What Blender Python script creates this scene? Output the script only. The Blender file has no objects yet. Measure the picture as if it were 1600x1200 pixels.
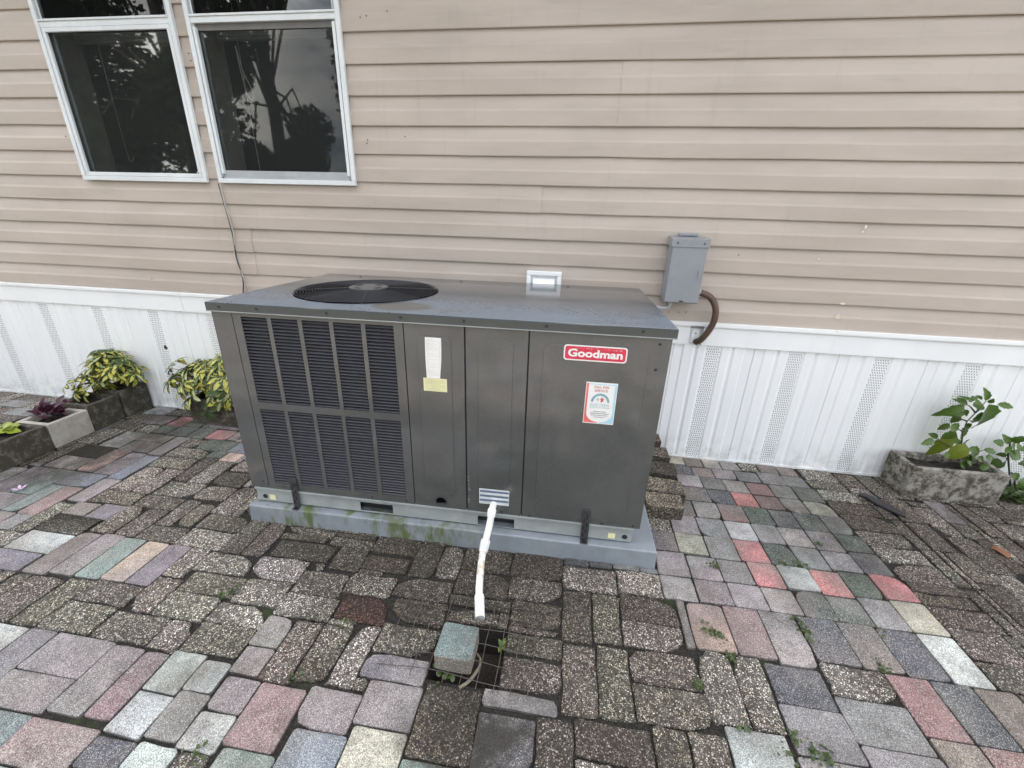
import bpy, bmesh, math, random
from mathutils import Vector, Matrix
from mathutils.geometry import tessellate_polygon
random.seed(7)
C = bpy.context.scene.collection
rad = math.radians
# ------------------------------------------------------------------ camera, sky, sun, exposure
cam_data = bpy.data.cameras.new('camera')
cam = bpy.data.objects.new('camera', cam_data); C.objects.link(cam)
cam_data.sensor_width = 36.0
cam_data.lens = 657.43 / 1600 * 36.0
cam_data.clip_start = 0.05; cam_data.clip_end = 500
R_ = Vector((0.98903, 0.144955, 0.028432)); U_ = Vector((-0.079621, 0.361005, 0.929159)); F_ = Vector((-0.124422, 0.921229, -0.368586))
m3 = Matrix((R_, U_, -F_)).transposed().to_4x4()
cam.matrix_world = Matrix.Translation((0, -2.2739, 1.2787)) @ m3
bpy.context.scene.camera = cam
SUN_EL, SUN_ROT = rad(55.7), rad(6)
world = bpy.data.worlds.new('World'); bpy.context.scene.world = world; world.use_nodes = True
nt = world.node_tree; nt.nodes.clear()
wo = nt.nodes.new('ShaderNodeOutputWorld'); bg = nt.nodes.new('ShaderNodeBackground')
sky = nt.nodes.new('ShaderNodeTexSky'); sky.sky_type = 'NISHITA'; sky.sun_disc = False
sky.sun_elevation = SUN_EL; sky.sun_rotation = SUN_ROT; sky.dust_density = 2.0; sky.ozone_density = 1.0
tcw = nt.nodes.new('ShaderNodeTexCoord'); mpw = nt.nodes.new('ShaderNodeMapping'); mpw.inputs['Scale'].default_value = (1, 1, 2.6)
nz = nt.nodes.new('ShaderNodeTexNoise'); nz.inputs['Scale'].default_value = 2.3; nz.inputs['Detail'].default_value = 9; nz.inputs['Roughness'].default_value = .6
rw = nt.nodes.new('ShaderNodeValToRGB'); rw.color_ramp.elements[0].position = .43; rw.color_ramp.elements[1].position = .62
mxw = nt.nodes.new('ShaderNodeMix'); mxw.data_type = 'RGBA'; mxw.inputs['B'].default_value = (15.6, 15.1, 14.3, 1)
nt.links.new(tcw.outputs['Generated'], mpw.inputs[0]); nt.links.new(mpw.outputs[0], nz.inputs['Vector']); nt.links.new(nz.outputs['Fac'], rw.inputs[0])
nt.links.new(rw.outputs[0], mxw.inputs['Factor']); nt.links.new(sky.outputs[0], mxw.inputs['A']); nt.links.new(mxw.outputs['Result'], bg.inputs[0])
bg.inputs[1].default_value = 0.13
nt.links.new(bg.outputs[0], wo.inputs[0])
sd = bpy.data.lights.new('sun', 'SUN'); sd.energy = 4.0; sd.angle = rad(.5); sd.color = (1, .95, .87)
sun = bpy.data.objects.new('sun', sd); C.objects.link(sun)
sdir = Vector((math.sin(SUN_ROT) * math.cos(SUN_EL), math.cos(SUN_ROT) * math.cos(SUN_EL), math.sin(SUN_EL)))
sun.rotation_euler = sdir.to_track_quat('Z', 'Y').to_euler(); sun.location = sdir * 20
vs = bpy.context.scene.view_settings
vs.view_transform = 'Standard'; vs.look = 'None'; vs.gamma = 1; vs.use_curve_mapping = False
vs.exposure = 1.45

TRACED = """-2166,-1260,-1956,-1153,w -2343,-1260,-2166,-1176,l -2219,-1352,-1963,-1261,v -1955,-1348,-1853,-1129,m -1853,-1334,-1747,-1122,m -1747,-1333,-1642,-1129,t -1641,-1328,-1536,-1130,p -1535,-1327,-1437,-1130,v -2174,-1152,-1955,-1051,d -2053,-1051,-1937,-955,v -2153,-955,-1935,-861,g -2253,-968,-2154,-789,m -2363,-1082,-2262,-876,R -2448,-1078,-2363,-877,t -2568,-966,-2448,-762,t -2703,-967,-2568,-761,m -2804,-945,-2703,-788,n -2652,-1079,-2448,-967,m -2448,-876,-2254,-766,b -2668,-761,-2473,-648,m -2473,-762,-2361,-545,R -2361,-765,-2250,-555,m -2250,-789,-2162,-568,b -2686,-648,-2473,-527,d -2473,-545,-2273,-439,m -2272,-555,-2178,-352,m -2619,-526,-2483,-346,w -2483,-439,-2282,-350,o -2178,-454,-2063,-354,g -2063,-454,-1865,-342,k -2111,-342,-1968,-229,r -2474,-337,-2365,-241,k -2365,-350,-2229,-231,k -2229,-352,-2111,-213,k -2629,-247,-2476,-132,m -2476,-240,-2366,-110,r -2366,-230,-2242,-100,k -2759,-132,-2595,3,w -2595,-110,-2389,-22,g -2578,-346,-2473,-251,l -2168,-548,-1934,-454,g -2162,-653,-1939,-553,g -1934,-524,-1840,-458,k -1840,-543,-1738,-459,p -1865,-458,-1744,-352,b -1928,-745,-1840,-524,G -1839,-747,-1723,-543,l -2154,-861,-2033,-654,l -2033,-861,-1928,-654,l -1916,-862,-1711,-747,g -1723,-746,-1546,-626,G -1711,-850,-1545,-747,g -1545,-930,-1438,-730,l -1924,-949,-1716,-863,g -1935,-1121,-1826,-949,g -1825,-1121,-1720,-949,g -1715,-1038,-1633,-865,g -1633,-1030,-1544,-881,g -1720,-1129,-1530,-1038,g -1529,-1129,-1324,-1026,l -1534,-1026,-1324,-931,g -1323,-1136,-1230,-919,g -1230,-1132,-1135,-919,g -1135,-986,-915,-946,G -1116,-1116,-867,-1022,G -1133,-1226,-930,-1120,W -852,-1139,-731,-970,G -731,-1024,-539,-933,G -732,-1116,-547,-1041,G -539,-1122,-437,-944,G -437,-1107,-348,-940,l -347,-1053,-152,-929,G -152,-1053,52,-925,G 52,-1078,255,-961,l 256,-1064,422,-949,l 52,-961,152,-919,s 152,-953,244,-918,s 245,-948,350,-919,n 351,-948,421,-919,b -347,-1167,-145,-1053,G -145,-1155,51,-1054,g 52,-1285,157,-1078,G 157,-1276,256,-1079,g 257,-1174,458,-1065,G 257,-1272,458,-1174,l 62,-1508,166,-1289,g 167,-1501,268,-1282,g 268,-1384,476,-1272,g 268,-1492,477,-1385,g 477,-1464,585,-1245,l 585,-1461,677,-1243,l 490,-1243,620,-1058,p 620,-1242,741,-1054,M 742,-1254,860,-1052,L 459,-1245,489,-1057,n -3,-1658,98,-1522,G 99,-1604,305,-1509,G 306,-1616,400,-1493,g 401,-1611,504,-1492,g 505,-1576,663,-1464,w -163,-1521,55,-1473,n -163,-1674,-3,-1536,s -125,-1260,52,-1155,G -351,-1217,-125,-1172,G -722,-1336,-538,-1234,q -537,-1311,-341,-1218,G -560,-1217,-352,-1122,g -742,-1233,-560,-1139,l -930,-1263,-742,-1158,g -930,-1357,-722,-1264,g -1107,-1335,-930,-1226,l -1351,-1230,-1133,-1137,l -1329,-1324,-1107,-1231,g -929,-1467,-827,-1358,m -924,-1554,-826,-1468,m -826,-1561,-730,-1358,g -730,-1545,-625,-1358,G -625,-1539,-538,-1337,l -538,-1424,-341,-1319,g -538,-1503,-341,-1424,v -659,-1652,-498,-1545,m -498,-1622,-333,-1503,m -804,-1722,-659,-1561,M -642,-1752,-487,-1652,b -486,-1730,-334,-1623,c -333,-1672,-163,-1484,D -334,-1760,-125,-1674,t -790,-1792,-643,-1722,t -1772,-1624,-1647,-1528,w -1646,-1693,-1543,-1525,v -1543,-1644,-1327,-1525,m -1327,-1728,-1216,-1532,m -1216,-1722,-1130,-1533,M -1129,-1637,-1018,-1517,w -1018,-1619,-924,-1529,w -1126,-1746,-1013,-1638,w -1013,-1739,-915,-1619,n -915,-1747,-804,-1655,w -915,-1655,-804,-1561,m -1542,-1739,-1327,-1644,m -1511,-1830,-1338,-1740,t -1338,-1842,-1126,-1740,M -1126,-1821,-1004,-1750,s -1005,-1812,-891,-1747,w -1329,-1893,-1180,-1843,t -1641,-1525,-1445,-1417,g -1748,-1525,-1642,-1334,g -1642,-1417,-1437,-1328,g -1888,-1527,-1748,-1348,g -1330,-1424,-1132,-1324,l -1444,-1525,-1232,-1424,g -1232,-1531,-1130,-1424,l -1130,-1516,-929,-1415,g 622,-102,713,12,c 713,-102,813,6,o 814,-106,912,5,c 912,-105,1013,-9,n 1014,-99,1113,-2,l 1114,-98,1216,4,o 1217,-105,1316,11,o 630,-201,736,-103,s 737,-202,847,-107,o 847,-202,964,-107,L 965,-204,1085,-106,n 1085,-210,1208,-99,n 1208,-209,1322,-106,n 635,-311,759,-202,L 759,-311,873,-203,k 873,-316,988,-204,L 989,-316,1105,-210,R 1105,-324,1217,-210,n 1218,-331,1337,-210,k 636,-431,766,-312,o 766,-434,881,-317,s 881,-431,991,-316,r 991,-431,1108,-325,R 1109,-438,1217,-325,n 1218,-439,1341,-332,c 564,-557,662,-431,k 663,-557,779,-435,L 779,-560,897,-434,R 898,-559,1013,-432,k 1014,-564,1121,-438,s 1122,-564,1238,-439,k 1238,-569,1346,-439,n 414,-687,529,-546,l 530,-686,649,-557,L 650,-687,772,-558,n 773,-684,893,-561,w 894,-685,1003,-560,n 1003,-683,1120,-565,L 1121,-690,1238,-564,n 419,-808,529,-687,o 529,-809,650,-686,c 651,-819,772,-687,n 773,-812,891,-685,r 891,-811,1005,-686,k 1006,-810,1120,-683,n 422,-942,547,-810,L 548,-944,666,-820,L 667,-938,785,-820,n 786,-938,898,-812,r 899,-932,1021,-812,w 1021,-938,1135,-810,r 422,-1056,547,-943,L 548,-1054,671,-945,m 671,-1052,793,-939,L 793,-1052,906,-939,L 907,-1055,1018,-932,k 1018,-1055,1134,-939,k 1135,-1059,1248,-927,n 1248,-1056,1367,-922,c 1135,-927,1247,-801,k 1248,-921,1367,-797,r 1121,-800,1242,-691,n 1242,-797,1358,-675,s 1238,-674,1355,-569,k 1337,-127,1512,0,l 1322,-210,1512,-127,g 1337,-307,1520,-211,l 1513,-154,1621,-27,g 1520,-269,1625,-155,l 1626,-236,1720,-17,g 1341,-404,1554,-307,G 1626,-419,1742,-236,g 1743,-492,1838,-279,l 1838,-388,1923,-217,L 1347,-520,1565,-405,G 1355,-619,1552,-520,g 1358,-714,1554,-620,l 1368,-818,1562,-715,g 1368,-864,1570,-818,G 1745,-707,1858,-492,g 1956,-462,2031,-224,g 2038,-466,2169,-347,l 1652,-775,1744,-603,g 1249,-1230,1365,-1056,w 1368,-1135,1540,-1013,g 1367,-1013,1574,-922,G 1368,-922,1561,-864,G 1365,-1231,1522,-1135,g 864,-1224,997,-1055,s 997,-1225,1119,-1055,o 1120,-1229,1247,-1059,s 1047,-1405,1169,-1229,R 1170,-1405,1285,-1230,s 1285,-1413,1403,-1232,o 860,-1328,1047,-1225,l 851,-1454,1045,-1329,n 685,-1375,850,-1254,s 678,-1506,851,-1376,n 851,-1559,1050,-1454,n 1050,-1537,1170,-1405,o 1170,-1544,1285,-1405,R 670,-1604,851,-1507,L -123,-1358,61,-1285,G -123,-1464,62,-1366,g -1437,-1424,-1331,-1276,l -1437,-1276,-1351,-1130,l -1131,-1414,-930,-1336,W -2261,-1175,-2174,-983,l -2174,-1050,-2053,-968,o"""
FILLED = """-4200,-115,-4000,-15,g -4000,-215,-3900,-15,g -3900,-215,-3800,-15,l -3800,-115,-3600,-15,g -3600,-215,-3500,-15,l -3500,-215,-3400,-15,n -3400,-115,-3200,-15,g -3200,-215,-3100,-15,n -3100,-215,-3000,-15,g -3000,-115,-2800,-15,n -2800,-215,-2760,-15,g -2195,-115,-1995,-15,g -1995,-215,-1895,-15,l -1895,-215,-1795,-15,l -1795,-115,-1595,-15,g -1595,-215,-1495,-15,m -1495,-215,-1395,-15,g -1395,-70,-1195,-15,g -1195,-70,-995,-15,G -995,-70,-795,-15,l -795,-70,-595,-15,g -595,-70,-395,-15,g -395,-70,-195,-15,g -195,-70,5,-15,g 5,-70,205,-15,l 205,-70,405,-15,G 405,-215,505,-15,g 505,-215,605,-15,g 1720,-215,1820,-15,G 1820,-115,2020,-15,g 2020,-215,2120,-15,G 2120,-215,2220,-15,g 2220,-115,2420,-15,G 2420,-215,2520,-15,g -2390,-100,-2195,-20,t -1395,-270,-1305,-70,G -2240,-215,-2195,-100,l -4200,-215,-4000,-115,n -3800,-215,-3600,-115,n -3400,-215,-3200,-115,l -3000,-215,-2800,-115,n -2195,-215,-1995,-115,m -1795,-215,-1595,-115,g 1820,-215,2020,-115,g 2220,-215,2420,-115,g -2760,-330,-2660,-130,g -2660,-330,-2630,-130,n -4000,-315,-3800,-215,l -3800,-415,-3700,-215,g -3700,-415,-3600,-215,g -3600,-315,-3400,-215,n -3400,-415,-3300,-215,g -3300,-415,-3200,-215,G -3200,-315,-3000,-215,n -3000,-415,-2900,-215,n -2900,-415,-2800,-215,n -2800,-415,-2760,-215,n -1910,-315,-1710,-215,g -1710,-415,-1610,-215,g -1610,-415,-1510,-215,n -1510,-415,-1410,-215,g 405,-315,605,-215,g 2125,-315,2325,-215,G 1925,-425,1955,-225,g 2030,-345,2125,-225,g -1970,-330,-1910,-230,m 1740,-280,1840,-235,g -2630,-345,-2580,-250,g -1395,-470,-1305,-270,G 1520,-305,1620,-270,G 1555,-405,1620,-305,G -3600,-415,-3400,-315,g -3200,-415,-3000,-315,g -1910,-340,-1710,-315,m 405,-415,605,-315,g 2125,-345,2325,-315,g -2760,-525,-2660,-330,l -2660,-525,-2630,-330,l 2170,-545,2270,-345,g -1745,-460,-1710,-350,m 1840,-490,1925,-390,g 1565,-605,1620,-405,g -3600,-615,-3500,-415,G -3500,-615,-3400,-415,g -3400,-515,-3200,-415,g -3200,-615,-3100,-415,g -3100,-615,-3000,-415,n -3000,-515,-2800,-415,l -2800,-615,-2760,-415,g -1710,-515,-1510,-415,n -1510,-615,-1410,-415,G 405,-545,505,-415,g 1625,-605,1725,-420,g 1925,-625,1955,-425,l 505,-545,565,-430,g -1740,-545,-1710,-460,m 1955,-660,2030,-460,g 2040,-665,2140,-465,G -1395,-670,-1305,-470,l 1860,-690,1925,-490,G -3400,-615,-3200,-515,n -3000,-615,-2800,-515,g -1710,-615,-1510,-515,l -2760,-725,-2685,-525,g 1565,-805,1620,-605,g 1625,-805,1650,-605,l -3200,-715,-3000,-615,n -3000,-815,-2900,-615,n -2900,-790,-2800,-615,g -2800,-790,-2760,-615,G -1510,-715,-1395,-615,g -1545,-725,-1510,-625,m 1925,-825,1955,-625,G -1395,-870,-1305,-670,g 1860,-890,1925,-690,l 1745,-905,1845,-705,l -3200,-815,-3000,-715,g -2760,-760,-2685,-725,n -1440,-930,-1395,-730,l -2760,-790,-2705,-760,g 1650,-975,1745,-775,G -2900,-990,-2805,-790,n 1625,-1005,1650,-805,g 1570,-920,1620,-820,G -1395,-920,-1305,-870,g -1135,-945,-935,-920,g -935,-945,-735,-920,g -535,-945,-435,-920,g 1575,-1120,1620,-920,g -915,-970,-735,-945,G -915,-1020,-850,-970,g -1135,-1020,-935,-985,g 1625,-1205,1650,-1005,g 1540,-1215,1575,-1015,g -2650,-1180,-2450,-1080,n -2450,-1280,-2350,-1080,R -2350,-1175,-2260,-1080,n -915,-1160,-865,-1115,g -730,-1140,-630,-1115,g -160,-1275,-125,-1215,g -340,-1275,-160,-1220,g -125,-1285,50,-1260,g -720,-1360,-625,-1335,l -2020,-1550,-1965,-1350,l -1955,-1550,-1890,-1350,g -540,-1545,-500,-1505,g -890,-1945,-805,-1745,g"""
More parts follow.
